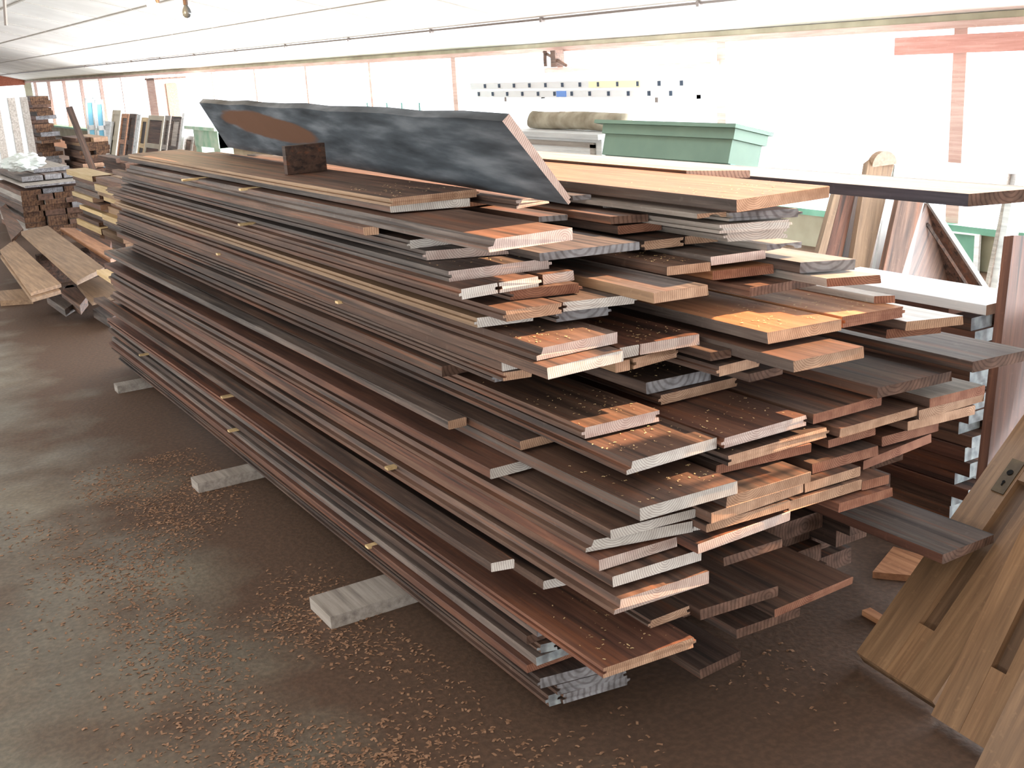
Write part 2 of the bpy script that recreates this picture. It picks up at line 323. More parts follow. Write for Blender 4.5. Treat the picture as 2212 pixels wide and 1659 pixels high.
# header beam and post seen washed out at the far right
# ------------------------------------------------------------------ the big stack of planks
# near end: top-left and top-right corner in the photograph, height of the top face, thickness, far end y, wood, end, profile, label
BP = 'the big stack of planks'
T = [
('a', (842,429), (1035,408), 1.167, .020, 5.35, 'brown', 'e_tan', 't', 'wide brown plank topmost on the stack, dark wood block standing on it'),
('b', (842,442), (1015,428), 1.147, .021, 5.6, 'grey', 'e_white', 'p', 'plank directly beneath the topmost brown plank, its edge grey and weathered'),
('c', (1054,518), (1237,492), 1.122, .027, 5.3, 'brown', 'e_pink', 'n', 'thick plank with bright orange lit tip and a dark split in its end'),
('d', (785,491), (818,489), 1.095, .021, 5.5, 'brown', 'e_tan', 'p', 'thin plank whose short end shows under the edge of the orange-tipped plank'),
('e', (878,520), (1000,506), 1.072, .021, 5.4, 'grey', 'e_white', 'u', 'narrow grey plank end tucked under the left edge of the orange-tipped plank'),
('f', (912,543), (1102,528), 1.050, .023, 5.6, 'grey', 'e_pink', 'u', 'plank with fine growth rings in its end, just below the orange-tipped plank'),
('g', (968,586), (1191,557), 1.025, .025, 5.5, 'grey', 'e_pink', 't', 'wide grey-topped plank with pink sawn end and two joint lines'),
('h', (990,626), (1075,611), 1.000, .024, 5.7, 'brown', 'e_white', 'u', 'narrow plank with the whitest end, leftmost of three side by side'),
('i', (1078,611), (1169,596), 1.000, .024, 5.7, 'brown', 'e_white', 't', 'narrow plank between the whitest-ended plank and the small rounded one'),
('j', (1172,594), (1239,584), 1.000, .024, 5.7, 'brown', 'e_pink', 'p', 'small plank with rounded corner, rightmost of three narrow ones side by side'),
('k', (1101,628), (1258,611), .976, .023, 5.5, 'brown', 'e_red', 't', 'reddish plank end with a tongue, under the three narrow planks'),
('l', (1086,673), (1213,654), .952, .025, 5.9, 'brown', 'e_tan', 'u', 'plank with grooved left edge and tan end, left of a long pale end'),
('m', (1216,653), (1377,635), .950, .022, 5.6, 'grey', 'e_white', 't', 'long pale grey plank end right of the grooved tan plank'),
('n', (1023,688), (1150,672), .925, .023, 5.77, 'tan', 'e_white', 'u', 'plank with whitish rounded end and a dark blue pencil mark'),
('o', (1200,676), (1320,660), .922, .022, 5.6, 'grey', 'e_grey', 't', 'dull grey plank end with thin tongue under the long pale end'),
('q', (1158,754), (1333,717), .890, .026, 5.8, 'brown', 'e_pink', 'n', 'shavings-strewn plank with a square orange lit patch near its corner'),
('r', (1338,752), (1380,744), .855, .025, 5.5, 'red', 'e_white', 'p', 'short pale end left of the ringed end, on the red dusty plank'),
('s', (1382,744), (1511,721), .855, .025, 5.5, 'red', 'e_pink', 'p', 'dusty red plank with curved growth rings in its end'),
('t', (1182,795), (1346,756), .862, .026, 5.8, 'brown', 'e_white', 'p', 'plank whose white end shows a bullseye of round growth rings'),
('u', (1084,781), (1150,768), .835, .024, 5.85, 'dark', 'e_white', 'p', 'upper of two pale ends peeking left of the bullseye-ringed plank'),
('v', (1086,805), (1155,795), .810, .020, 5.9, 'dark', 'e_tan', 't', 'grooved lower plank end peeking left of the bullseye-ringed plank'),
('w', (1061,808), (1100,800), .789, .022, 5.9, 'dark', 'e_grey', 'u', 'small splintered grey plank tip left of the two stacked pale ends'),
('x', (1330,782), (1361,776), .825, .026, 5.4, 'tan', 'e_tan', 'p', 'short tan end beside a black gap, under the dusty red plank'),
('y', (1368,775), (1482,744), .825, .026, 5.4, 'tan', 'e_tan', 't', 'tan tongue-ended plank right of the short tan end'),
('z', (1396,827), (1535,797), .750, .028, 5.4, 'dark', 'e_grey', 'p', 'dark grey-ended plank with a white scuff and a pinch of shavings'),
('A', (1421,855), (1592,814), .720, .024, 5.5, 'dark', 'e_tan', 'u', 'plank with wedge-shaped right end directly under the dark grey-ended plank'),
('B', (1256,925), (1423.5,886), .722, .026, 5.9, 'brown', 'e_pink', 'u', 'orange-brown plank with a black slot in its pink end'),
('D', (1352,1001), (1552,944), .690, .025, 5.9, 'brown', 'e_white', 'n', 'wide plank with fan-shaped rings in a pale end, under the black-slotted one'),
('E', (1558,948), (1742,897), .690, .024, 5.5, 'red', 'e_pink', 'u', 'red-brown plank strewn with shavings, with a jagged broken end'),
('G', (1756,895), (1905,854), .680, .024, 5.4, 'brown', 'e_red', 'p', 'brown plank with orange-lit front strip and two thin joint lines'),
('H', (1895,838), (2056,801), .715, .026, 5.4, 'brown', 'e_dark', 'p', 'dark brown plank with a small triangular orange patch near its end'),
('I', (1381,1098), (1593,1038), .630, .028, 5.9, 'brown', 'e_white', 'p', 'wide plank with bold black fan-shaped growth rings in its end'),
('J', (1573,985), (1791,922), .650, .023, 5.4, 'dark', 'e_tan', 't', 'whitish rough end beneath the jagged broken shavings plank'),
('K', (1547,1005), (1752,957), .626, .022, 5.4, 'dark', 'e_red', 'p', 'thin red plank sticking out under the whitish rough end'),
('L', (1815,926), (1986,877), .645, .022, 5.4, 'brown', 'e_tan', 'p', 'tan plank end level with the right block of ends, upper of two'),
('N', (1789,951), (1892,922), .615, .020, 5.4, 'red', 'e_red', 'p', 'thin red plank end below the tan one, left of the right block'),
('O', (2009,861), (2128,832), .660, .023, 5.3, 'pale', 'e_red', 'p', 'plank with shiny blue-white top at the right corner of the stack'),  # window reflection on the top is put into the pale colour
('P', (1985,887), (2125,848), .636, .023, 5.3, 'brown', 'e_tan', 'p', 'second plank end under the shiny blue-white topped one'),
('Q', (1961,911), (2108,875), .611, .024, 5.3, 'brown', 'e_tan', 'p', 'third plank end under the shiny blue-white topped one'),
('R', (1905,944), (2029,911), .585, .024, 5.3, 'red', 'e_red', 'p', 'red plank end left of the two tiny white stick ends'),
('S', (1865,996), (2012,937), .552, .026, 5.3, 'red', 'e_red', 'p', 'tall red plank end under the two tiny white stick ends'),
('U', (1755,1003), (1898,962), .585, .024, 5.3, 'dark', 'e_red', 'p', 'shadowed reddish end left of the red ends by the white sticks'),
('V', (1569,1074), (1751,1018), .600, .024, 5.4, 'dark', 'e_tan', 'p', 'tan end right of the bold-ringed plank, upper of a tan trio'),
('W', (1536,1109), (1735,1041), .575, .024, 5.4, 'brown', 'e_tan', 'p', 'tan end with faint rings, middle of the tan trio'),
('X', (1525,1133), (1707,1080), .550, .018, 5.4, 'brown', 'e_tan', 'p', 'low tan end, bottom of the tan trio'),
('Y', (1738,1045), (1860,1008), .560, .022, 5.3, 'dark', 'e_tan', 'p', 'tan end below the long black gap, right of the trio'),
('Z', (1705,1083), (1862,1035), .535, .024, 5.3, 'brown', 'e_tan', 'p', 'long orange-tan end right of the trio bottom'),
('aa', (1862,1040), (1920,1025), .530, .022, 5.3, 'brown', 'e_red', 'p', 'short red end above the grey plank poking out low'),
('ab', (1812,1088), (1928,1053), .505, .022, 5.3, 'red', 'e_red', 'p', 'deep red end just above the grey plank poking out low'),
('ac', (1319,1146), (1541,1087), .570, .024, 6.0, 'brown', 'e_white', 'p', 'creamy end with a white paint blot, under the bold-ringed plank'),
('ad', (1265,1170), (1495,1125), .545, .026, 6.0, 'brown', 'e_white', 'n', 'rebated board with a pointed pale foot left of the creamy end'),
('ae', (1497,1124), (1531,1117), .545, .020, 5.6, 'dark', 'e_white', 'p', 'tiny pale block end between the creamy end and the trio'),
('af', (1293,1211), (1519,1140), .515, .024, 6.0, 'red', 'e_pink', 'p', 'pink-ended plank below the pointed pale foot'),
('ag', (1322,1246), (1515,1187), .487, .024, 6.0, 'brown', 'e_white', 'p', 'pale speckled end with small notch, two below the pointed foot'),
('ah', (1507,1176), (1707,1104), .520, .022, 5.4, 'red', 'e_pink', 'p', 'long pink end running right under the tan trio into shadow'),
('ai', (1326,1301), (1532,1234), .452, .028, 6.0, 'brown', 'e_pink', 'n', 'brown plank with stepped corner, lowest of the bright left ends'),
('aj', (1060,1217), (1110,1207), .415, .022, 6.1, 'dark', 'e_white', 'p', 'small rounded white plank tip halfway down the left face'),
('ak', (1173,1255), (1235,1241), .386, .022, 6.1, 'brown', 'e_white', 'p', 'small square white end with a black crack on the left face'),
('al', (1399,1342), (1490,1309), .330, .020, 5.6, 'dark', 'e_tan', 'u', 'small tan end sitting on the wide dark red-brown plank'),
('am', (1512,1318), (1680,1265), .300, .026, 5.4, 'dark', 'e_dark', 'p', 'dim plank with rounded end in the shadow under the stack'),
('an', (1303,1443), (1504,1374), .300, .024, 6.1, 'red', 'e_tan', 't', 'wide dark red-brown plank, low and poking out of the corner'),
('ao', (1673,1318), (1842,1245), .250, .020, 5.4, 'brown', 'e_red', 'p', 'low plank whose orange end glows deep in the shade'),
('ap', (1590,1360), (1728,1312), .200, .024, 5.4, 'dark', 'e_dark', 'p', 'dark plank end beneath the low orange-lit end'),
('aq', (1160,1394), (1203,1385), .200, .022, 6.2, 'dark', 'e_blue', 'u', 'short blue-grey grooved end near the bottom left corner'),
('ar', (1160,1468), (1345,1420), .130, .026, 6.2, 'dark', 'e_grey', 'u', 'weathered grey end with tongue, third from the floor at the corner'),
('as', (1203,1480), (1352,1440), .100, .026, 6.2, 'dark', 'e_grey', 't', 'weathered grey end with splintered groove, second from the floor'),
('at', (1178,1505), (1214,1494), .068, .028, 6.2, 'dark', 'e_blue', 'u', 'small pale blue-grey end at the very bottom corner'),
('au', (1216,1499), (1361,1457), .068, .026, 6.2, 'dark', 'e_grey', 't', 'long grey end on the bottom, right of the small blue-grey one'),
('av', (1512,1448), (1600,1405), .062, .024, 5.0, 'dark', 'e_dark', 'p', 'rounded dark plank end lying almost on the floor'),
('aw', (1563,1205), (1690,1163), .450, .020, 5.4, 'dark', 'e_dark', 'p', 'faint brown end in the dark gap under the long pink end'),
# upper right part
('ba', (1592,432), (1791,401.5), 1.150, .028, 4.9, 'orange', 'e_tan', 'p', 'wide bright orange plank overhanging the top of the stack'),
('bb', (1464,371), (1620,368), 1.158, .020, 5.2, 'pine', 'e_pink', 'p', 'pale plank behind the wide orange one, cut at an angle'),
('bc', (2091,419), (2262,405), 1.125, .030, 5.4, 'pale', 'e_dark', 'p', 'long light-topped plank overhanging far to the right'),  # window sheen on the top is painted as pale wood
('bd', (1115,433), (1190,420), 1.150, .021, 5.2, 'brown', 'e_pink', 't', 'pink plank end caught under the leaning slate-coloured board'),
('be', (1200,449), (1297,440), 1.100, .022, 5.2, 'grey', 'e_white', 'p', 'white plank end just below the leaning board corner'),
('bf', (1302,439), (1335,435), 1.100, .022, 5.2, 'grey', 'e_white', 'p', 'small white end right of a slot, below the leaning board'),
('bg', (1237,423), (1277,420), 1.125, .020, 5.2, 'grey', 'e_grey', 'p', 'small dim end right behind the leaning board corner'),
('bh', (1163,468), (1226,463), 1.085, .020, 5.2, 'dark', 'e_grey', 'p', 'dim grey end in the shadow behind the orange-tipped plank'),
('bi', (1334,488), (1430,478), 1.065, .022, 5.2, 'dark', 'e_red', 'p', 'dim red-brown end in the dark hollow under the orange plank'),
('bj', (1318,468), (1400,462), 1.090, .020, 5.2, 'dark', 'e_dark', 'p', 'dim grey-brown end, upper one in the hollow under the orange plank'),
('bk', (1165,547), (1381,522), 1.045, .022, 5.3, 'grey', 'e_grey', 'p', 'broad dark grey plank with grey end left of the central hollow'),
('bl', (1385,522), (1476,512), 1.035, .022, 5.3, 'dark', 'e_tan', 'u', 'pinkish end with slanted corner, below the central hollow'),
('bm', (1479,511), (1550,505), 1.035, .020, 5.3, 'dark', 'e_tan', 'p', 'plain pinkish end left of the white painted ends'),
('bn', (1563,501), (1700,492), 1.060, .024, 5.2, 'pale', 'e_white', 'u', 'white painted end with black scratches, lower white one'),
('bo', (1554,486), (1712,473), 1.086, .022, 5.2, 'pale', 'e_white', 't', 'white-grey end with a tongue, above the scratched white end'),
('bp', (1505,462), (1572,457), 1.112, .024, 5.2, 'pale', 'e_tan', 'm', 'grey-green board with a wavy moulded end below the orange plank'),
('bq', (1575,460), (1733,450), 1.110, .020, 5.2, 'pale', 'e_grey', 't', 'pale grey end directly under the orange plank corner'),
('br', (1656,529), (1732,522), 1.020, .022, 5.2, 'pale', 'e_grey', 'm', 'grey end with slanted right corner, below the scratched white end'),
('bs', (1535,555), (1654,539), 1.005, .022, 5.2, 'grey', 'e_pink', 'p', 'plank with faint orange patch and a cracked pink end'),
('bt', (1440,576), (1535,566), .995, .022, 5.2, 'brown', 'e_tan', 'p', 'dusty tan-lit plank right of the broad dark grey one'),
('bu', (1539,586), (1682,569), .970, .022, 5.2, 'orange', 'e_red', 'p', 'plank with pale orange top strip, under the cracked pink end'),
('bv', (1728,567), (1847,559), .985, .026, 5.2, 'pale', 'e_grey', 'p', 'thick plank with shiny white top, upper right of the stack'),  # pale wood colour stands in for the reflection on top
('bw', (1786,602), (1903,594), .955, .024, 5.2, 'pale', 'e_red', 'p', 'grey shiny plank just below the thick white-topped one'),  # reflected window light painted as pale wood
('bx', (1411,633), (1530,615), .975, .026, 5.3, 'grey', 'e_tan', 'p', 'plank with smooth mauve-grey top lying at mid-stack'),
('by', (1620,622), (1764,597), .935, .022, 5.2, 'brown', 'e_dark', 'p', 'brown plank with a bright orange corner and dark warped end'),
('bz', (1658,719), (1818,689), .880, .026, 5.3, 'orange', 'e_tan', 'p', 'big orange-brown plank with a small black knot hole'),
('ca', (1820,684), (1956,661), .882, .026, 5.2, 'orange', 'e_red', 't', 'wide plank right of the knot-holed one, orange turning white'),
('cb', (1957,695), (2081,682), .850, .022, 5.2, 'white', 'e_tan', 'p', 'plank with glaring white top right of the orange-and-white one'),  # white wood colour stands in for window glare on the top
('cc', (1915,712), (2032,700), .825, .022, 5.2, 'red', 'e_red', 'p', 'red end under the glaring white-topped plank'),
('cd', (1714,780), (1866,748), .840, .026, 5.3, 'brown', 'e_tan', 'p', 'brown plank with a bright orange strip along its end'),
('ce', (2101,782), (2225,755), .750, .026, 5.2, 'grey', 'e_dark', 'p', 'dark plank with a shiny dusty top at the right edge'),
('cf', (1547,793), (1640,770), .800, .024, 5.3, 'dark', 'e_tan', 'u', 'grooved end in the gap left of the orange-strip plank'),
('cg', (1534,762), (1590,751), .830, .020, 5.3, 'dark', 'e_dark', 'p', 'small dim end above the grooved end in the gap'),
('ch', (1618,808), (1690,790), .770, .020, 5.3, 'dark', 'e_dark', 'p', 'dim brown end at the bottom of the gap by the orange strip'),
('ci', (1888,640), (1934,638), .900, .020, 5.2, 'pale', 'e_red', 'p', 'small red end behind the orange-and-white plank'),
('cj', (2037,1199), (2148,1154), .300, .024, 4.6, 'grey', 'e_dark', 'p', 'low grey plank poking far out at the right, reddish side'),
]
boards = []
SIDE = {'ba': 'grey', 'bb': 'dark', 'bc': 'edge_dark', 'bz': 'grey', 'cd': 'grey', 'bx': 'tan', 'c': 'grey', 'B': 'brown', 'q': 'dark', 'cb': 'dark', 'bv': 'grey', 'ce': 'dark', 'O': 'dark', 'I': 'grey', 'D': 'dark', 'cj': 'red', 'a': 'tan', 'n': 'tan', 'ai': 'brown'}
def rec(x0, x1, y0, y1, yf, zt, th, mat, end, kind, label, group=None, pr=0, smat=None):
    boards.append(dict(smat=smat, x0=x0, x1=x1, y0=y0, y1=y1, yf=yf, zt=zt, th=th, mat=mat, end=end, kind=kind, label=label, group=group, pr=pr))
for (i_, tl, tr, z, th, yf, mat, end, kind, label) in T:
    a, b = atz(tl, z), atz(tr, z); rec(a[0], b[0], a[1], b[1], yf, z, th, mat, end, kind, label, smat=SIDE.get(i_))
# planks of the left face whose near ends are hidden or set back (x0, x1, near y, z top, thickness)
for x0, x1, y, z, th, yf, mat, end, label in (
 (1.24, 1.45, 2.45, .765, .028, 5.9, 'dark', 'e_dark', 'dark plank edge just above the level of the black-slotted plank'),
 (1.185, 1.235, 2.33, .664, .022, 6.0, 'grey', 'e_tan', 'tiny tan tip on the left face above the bold-ringed plank'),
 (1.245, 1.44, 2.10, .660, .022, 6.0, 'dark', 'e_tan', 'small tan end under the edge of the fan-ringed plank'),
 (1.18, 1.42, 2.13, .600, .024, 6.0, 'red', 'e_white', 'pale end with a crack, set back on the left face'),
 (1.22, 1.44, 2.5, .423, .030, 6.0, 'dark', 'e_dark', 'dark plank edge directly under the stepped-corner plank'),
 (1.25, 1.45, 2.2, .362, .030, 6.1, 'dark', 'e_dark', 'dark plank edge between the square white end and the red-brown plank'),
 (1.24, 1.42, 2.3, .330, .026, 6.1, 'grey', 'e_dark', 'grey plank edge resting on the low wide red-brown plank'),
 (1.19, 1.40, 2.03, .273, .023, 6.15, 'dark', 'e_dark', 'dark plank edge directly under the low wide red-brown plank'),
 (1.20, 1.41, 2.00, .249, .022, 6.2, 'grey', 'e_grey', 'greyish plank edge third up from the blue-grey grooved end'),
 (1.185, 1.40, 2.02, .226, .022, 6.2, 'dark', 'e_dark', 'dark thin plank edge lying on the blue-grey grooved end'),
 (1.195, 1.40, 2.00, .177, .022, 6.2, 'grey', 'e_blue', 'second blue-grey plank edge, just under the grooved blue-grey end'),
 (1.18, 1.39, 2.02, .154, .022, 6.2, 'red', 'e_red', 'red-brown splintered plank edge fourth up from the floor')):
    rec(x0, x1, y, y, yf, z, th, mat, end, 'p', label)
# settle: trim sideways overlaps, then vertical ones
def ov(a, b): return min(a['x1'], b['x1'])-max(a['x0'], b['x0'])
for _ in range(3):
    for i in range(len(boards)):
        for j in range(i+1, len(boards)):
            a, b = boards[i], boards[j]
            dz = min(a['zt'], b['zt'])-max(a['zt']-a['th'], b['zt']-b['th']); dx = ov(a, b)
            if dz <= .0004 or dx <= .0005: continue
            if dx < .09 and dx < .45*min(a['x1']-a['x0'], b['x1']-b['x0']) and dz > .008:
                L, R_ = (a, b) if a['x0'] < b['x0'] else (b, a)
                if L['y1'] < R_['y0']: R_['x0'] = L['x1']+.001
                else: L['x1'] = R_['x0']-.001
            else:
                up, lo = (a, b) if a['zt'] >= b['zt'] else (b, a)
                if up['zt']-lo['zt'] > .011: up['th'] = up['zt']-lo['zt']-.0004
                else:
                    far = a if a['y0'] > b['y0'] else b
                    far['drop'] = far.get('drop', 0)+1
                    far['zt'] = (b if far is a else a)['zt']-(b if far is a else a)['th']-.0005
                    far['th'] = min(far['th'], .02)
# hidden cores that carry the stack: only where nothing drawn above is
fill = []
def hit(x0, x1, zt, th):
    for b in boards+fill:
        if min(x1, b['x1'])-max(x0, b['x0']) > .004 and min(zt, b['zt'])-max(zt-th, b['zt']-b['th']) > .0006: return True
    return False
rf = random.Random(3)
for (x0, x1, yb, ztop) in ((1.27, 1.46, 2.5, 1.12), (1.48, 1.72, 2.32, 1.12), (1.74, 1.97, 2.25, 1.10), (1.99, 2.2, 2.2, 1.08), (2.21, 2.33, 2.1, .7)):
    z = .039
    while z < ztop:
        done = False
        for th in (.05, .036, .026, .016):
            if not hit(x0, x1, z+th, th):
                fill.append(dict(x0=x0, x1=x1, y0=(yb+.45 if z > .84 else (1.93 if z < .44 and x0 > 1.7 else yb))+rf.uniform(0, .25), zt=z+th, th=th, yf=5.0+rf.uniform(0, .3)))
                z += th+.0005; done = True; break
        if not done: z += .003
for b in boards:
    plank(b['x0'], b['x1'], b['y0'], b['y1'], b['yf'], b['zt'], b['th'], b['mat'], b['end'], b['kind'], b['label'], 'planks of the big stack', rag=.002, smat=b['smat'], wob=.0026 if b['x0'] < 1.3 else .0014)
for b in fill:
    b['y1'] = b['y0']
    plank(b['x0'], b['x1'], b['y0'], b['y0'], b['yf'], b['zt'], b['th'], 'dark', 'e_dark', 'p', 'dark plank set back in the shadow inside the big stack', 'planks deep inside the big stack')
print('boards', len(boards), 'fill', len(fill))
# the leaning slate board on top and the block beside it
def leaning():
    bn, bf = atz((1228, 442), 1.153), np.array([1.60, 5.08, 1.172])
    tn, tf = aty((1085, 262), bn[1]), aty((430, 222), 5.08)
    up = (tn-bn); nrm = np.cross(bf-bn, up); nrm /= np.linalg.norm(nrm); nrm *= .024
    if nrm[0] < 0: nrm = -nrm
    vs = []; N = 12
    for k in range(N+1):
        t = k/N; a = bn*(1-t)+bf*t; b = tn*(1-t)+tf*t; jz = np.array([0, 0, .003*math.sin(k*2.3)]) if 0 < k < N else 0
        vs += [a, b+jz, b+jz+nrm, a+nrm*.62, a+nrm*.62+(b-a)*.03, a+nrm*.38+(b-a)*.03, a+nrm*.38]
    n = 7; fs = [(6, 5, 4, 3, 2, 1, 0)]; fm = [1]
    for k in range(N):
        for i in range(n):
            j = (i+1) % n; fs.append((k*n+i, k*n+j, (k+1)*n+j, (k+1)*n+i)); fm.append(0)
    fs.append(tuple(N*n+i for i in range(n))); fm.append(1)
    vs = [v-bn for v in vs]
    o = mk('plank', vs, fs, ['slateboard', 'e_pink'], tuple(bn), None, fm)
    tag(o, 'slate-coloured wide plank leaning tilted on top of the stack, brown stain at far end', 'plank')
def slateboard():
    m, nt, n, l, b = newmat('slate_board')
    tc = n.new('ShaderNodeTexCoord'); sp = n.new('ShaderNodeSeparateXYZ'); l.new(tc.outputs['Object'], sp.inputs[0])
    mp = n.new('ShaderNodeMapping'); mp.inputs['Scale'].default_value = (3, 1.3, 9); mp.inputs['Rotation'].default_value = (-.55, 0, 0); l.new(tc.outputs['Object'], mp.inputs[0])
    no = n.new('ShaderNodeTexNoise'); no.inputs['Scale'].default_value = 2.2; no.inputs['Detail'].default_value = 7; l.new(mp.outputs[0], no.inputs[0])
    r = ramp(n, ((.32, lin((58, 64, 70))), (.5, lin((88, 96, 104))), (.7, lin((134, 142, 150))))); l.new(no.outputs[0], r.inputs[0])
    # bare wood stain: an ellipse around y = 2.05, z = .11
    def m_(op, a, bb):
        q = n.new('ShaderNodeMath'); q.operation = op
        for s, v in ((q.inputs[0], a), (q.inputs[1], bb)):
            if isinstance(v, (int, float)): s.default_value = v
            else: l.new(v, s)
        return q.outputs[0]
    dy = m_('DIVIDE', m_('SUBTRACT', sp.outputs[1], 2.05), .62); dz = m_('DIVIDE', m_('SUBTRACT', sp.outputs[2], m_('ADD', m_('MULTIPLY', sp.outputs[1], .045), .045)), .062)
    d = m_('ADD', m_('MULTIPLY', dy, dy), m_('MULTIPLY', dz, dz))
    d = m_('ADD', d, m_('MULTIPLY', no.outputs[0], .8))
    rr = ramp(n, ((.0, (1, 1, 1, 1)), (.62, (1, 1, 1, 1)), (.75, (0, 0, 0, 1)))); l.new(m_('MULTIPLY', d, .6), rr.inputs[0])
    col = mixc(n, l, r.outputs[0], lin((118, 86, 68)), rr.outputs[0])
    l.new(col, b.inputs['Base Color']); b.inputs['Roughness'].default_value = .75; b.inputs['Specular IOR Level'].default_value = .25
    return m
M['slateboard'] = slateboard()
leaning()
q = MB(); a = atz((622, 378), 1.1675); b_ = atz((715, 368), 1.1675)
q.box((a[0], a[1], 1.1675), (b_[0]-.012, a[1]+.028, 1.257))
tag(q.build('wood_block', 'blockwood' if 'blockwood' in M else 'dark', loc=(a[0], a[1], 1.1675)), 'short dark wood block standing on edge on the topmost plank', 'block')
# stickers: thin pale sticks between layers, their tips peeking out of the left face
STK = [((795, 1182), (828, 1180), .177), ((480, 858), (508, 855), .28), ((495, 931), (515, 929), .177), ((302, 767), (318, 766), .28), ((838, 1012), (858, 1010), .452), ((470, 548), (488, 547), .82), ((730, 652), (752, 650), .84),
       ((518, 484), (536, 482), 1.0), ((345, 445), (372, 443), .952), ((520, 408), (560, 404), 1.118), ((395, 388), (450, 378), 1.118)]
names = ['pale stick tip lowest of all on the left face, nearest the camera', 'pale stick tip on the left face above the low tip by the second sleeper', 'pale stick tip low on the left face, left of the sleeper pair', 'small pale stick tip near the far bottom of the left face',
         'yellowish stick tip in the middle of the left face', 'faint pale stick tip high on the far left face', 'tiny yellowish stick tip high in the middle of the left face', 'tiny white stick tip under the top planks, far side', 'greenish stick tip at the far upper left corner',
         'greenish-white stick under the topmost planks, nearer one', 'greenish stick under the topmost planks, farther one']
for (pa, pb, z), nm in zip(STK, names):
    near = [b['x0'] for b in boards if abs(b['zt']-z) < .035 and b['y0'] < 3]
    A = atx(pa, min(near)-.014) if z < 1.1 else atz(pa, z+.006)
    zt = A[2]; Lb = .10 if z < 1.1 else .3
    q = MB(); q.box((A[0], A[1], zt-.007), (A[0]+Lb, A[1]+.022, zt))
    tag(q.build('stick', 'pine', loc=(A[0], A[1], zt-.007)), nm, 'stick', 'spacer sticks in the big stack')
# floor sleepers under the stack
for (yy, xl_, ww, mt, nm) in ((2.74, .985, .155, 'pale', 'nearest sleeper, wide and mauve-grey, under the big stack'), (4.04, 1.0, .09, 'pale', 'middle sleeper with a pale grey side, under the big stack'), (5.68, 1.085, .075, 'pale', 'farthest visible sleeper, small and blue-grey, under the big stack')):
    q = MB(); q.box((xl_, yy, 0.0), (2.25, yy+ww, .038)); tag(q.build('sleeper', [mt, 'grey'], loc=(xl_, yy, 0)), nm, 'sleeper', 'sleepers under the big stack')
# ------------------------------------------------------------------ ceiling fittings
q = MB(); q.tube((5.45, 6.2, zc(5.45)-.016), (5.45, 38.8, zc(5.45)-.016), .011, 8)
q.tube((5.45, -4, zc(5.45)-.016), (5.45, 6.2, zc(5.45)-.016), .011, 8)
for yy in range(0, 27, 2): q.box((5.43, yy+.4, zc(5.45)-.04), (5.47, yy+.43, zc(5.45)+.0))
M['pipe'] = plain('grey_metal_pipe', (140, 132, 128), .5, .3)
tag(q.build('ceiling_pipe', 'pipe', loc=(5.45, 6.2, zc(5.45)-.016)), 'thin grey pipe running along the whole bend of the white ceiling', 'pipe')
M['glass_dark'] = plain('dark_bulb_glass', (70, 72, 74), .2)
M['glass_pale'] = plain('pale_bulb_glass', (225, 205, 170), .25)
M['socket'] = plain('brown_socket', (60, 40, 26), .5)
m, nt, n_, l_, b_ = newmat('glowing_bulb'); b_.inputs['Emission Color'].default_value = (1, .72, .4, 1); b_.inputs['Emission Strength'].default_value = 60; M['glow'] = m
def bulb(px, Y, mat, label, lit=0):
    p = aty(px, Y); top = zc(p[0]); t = empty('light_bulb', (p[0], p[1], p[2]), label, 'light bulb', 'hanging bulbs')
    g = MB(); g.lathe((p[0], p[1], p[2]), [(.001, -.034), (.012, -.031), (.021, -.02), (.0235, -.006), (.019, .01), (.011, .024), (.008, .032)], 14)
    g.build('glass', mat, t, smooth=True)
    g = MB(); g.tube((p[0], p[1], p[2]+.03), (p[0], p[1], p[2]+.062), .012, 10); so = g.build('socket', 'socket', t)
    g = MB(); g.tube((p[0], p[1], p[2]+.062), (p[0], p[1], top), .003, 6); g.build('cord', 'socket', t)
    if lit:
        l = bpy.data.lights.new('bulb_light', 'POINT'); l.energy = lit; l.color = (1, .72, .4); l.shadow_soft_size = .05
        o = bpy.data.objects.new('bulb_light', l); C.objects.link(o); o.location = (p[0], p[1]-.03, p[2]-.06)
bulb((326, 4), 6.0, 'glow', 'lit glowing bulb at the top edge, leftmost of the three hanging bulbs', 14)
bulb((342, 20), 6.1, 'glass_pale', 'pale unlit bulb hanging beside the glowing one')
bulb((403, 24), 6.1, 'glass_dark', 'dark grey bulb hanging by a black cord, rightmost of three')
q = MB(); a = aty((162, 54), 14); q.lathe((a[0], a[1], zc(a[0])-.06), [(.001, 0), (.04, .01), (.05, .03), (.03, .058)], 12)
tag(q.build('light_fitting', 'white', loc=tuple(a)), 'small round light fitting on the ceiling seam at left', 'light fitting')
q = MB(); a = aty((10, 10), 6.5); b_ = aty((13, 55), 6.5); q.tube(a, b_, .009, 6); q.tube(a, (a[0]+.12, a[1], zc(a[0]+.12)), .009, 6)
tag(q.build('hanging_bracket', 'pipe', loc=tuple(a)), 'bent grey metal bracket hanging from the ceiling at the upper left corner', 'bracket')

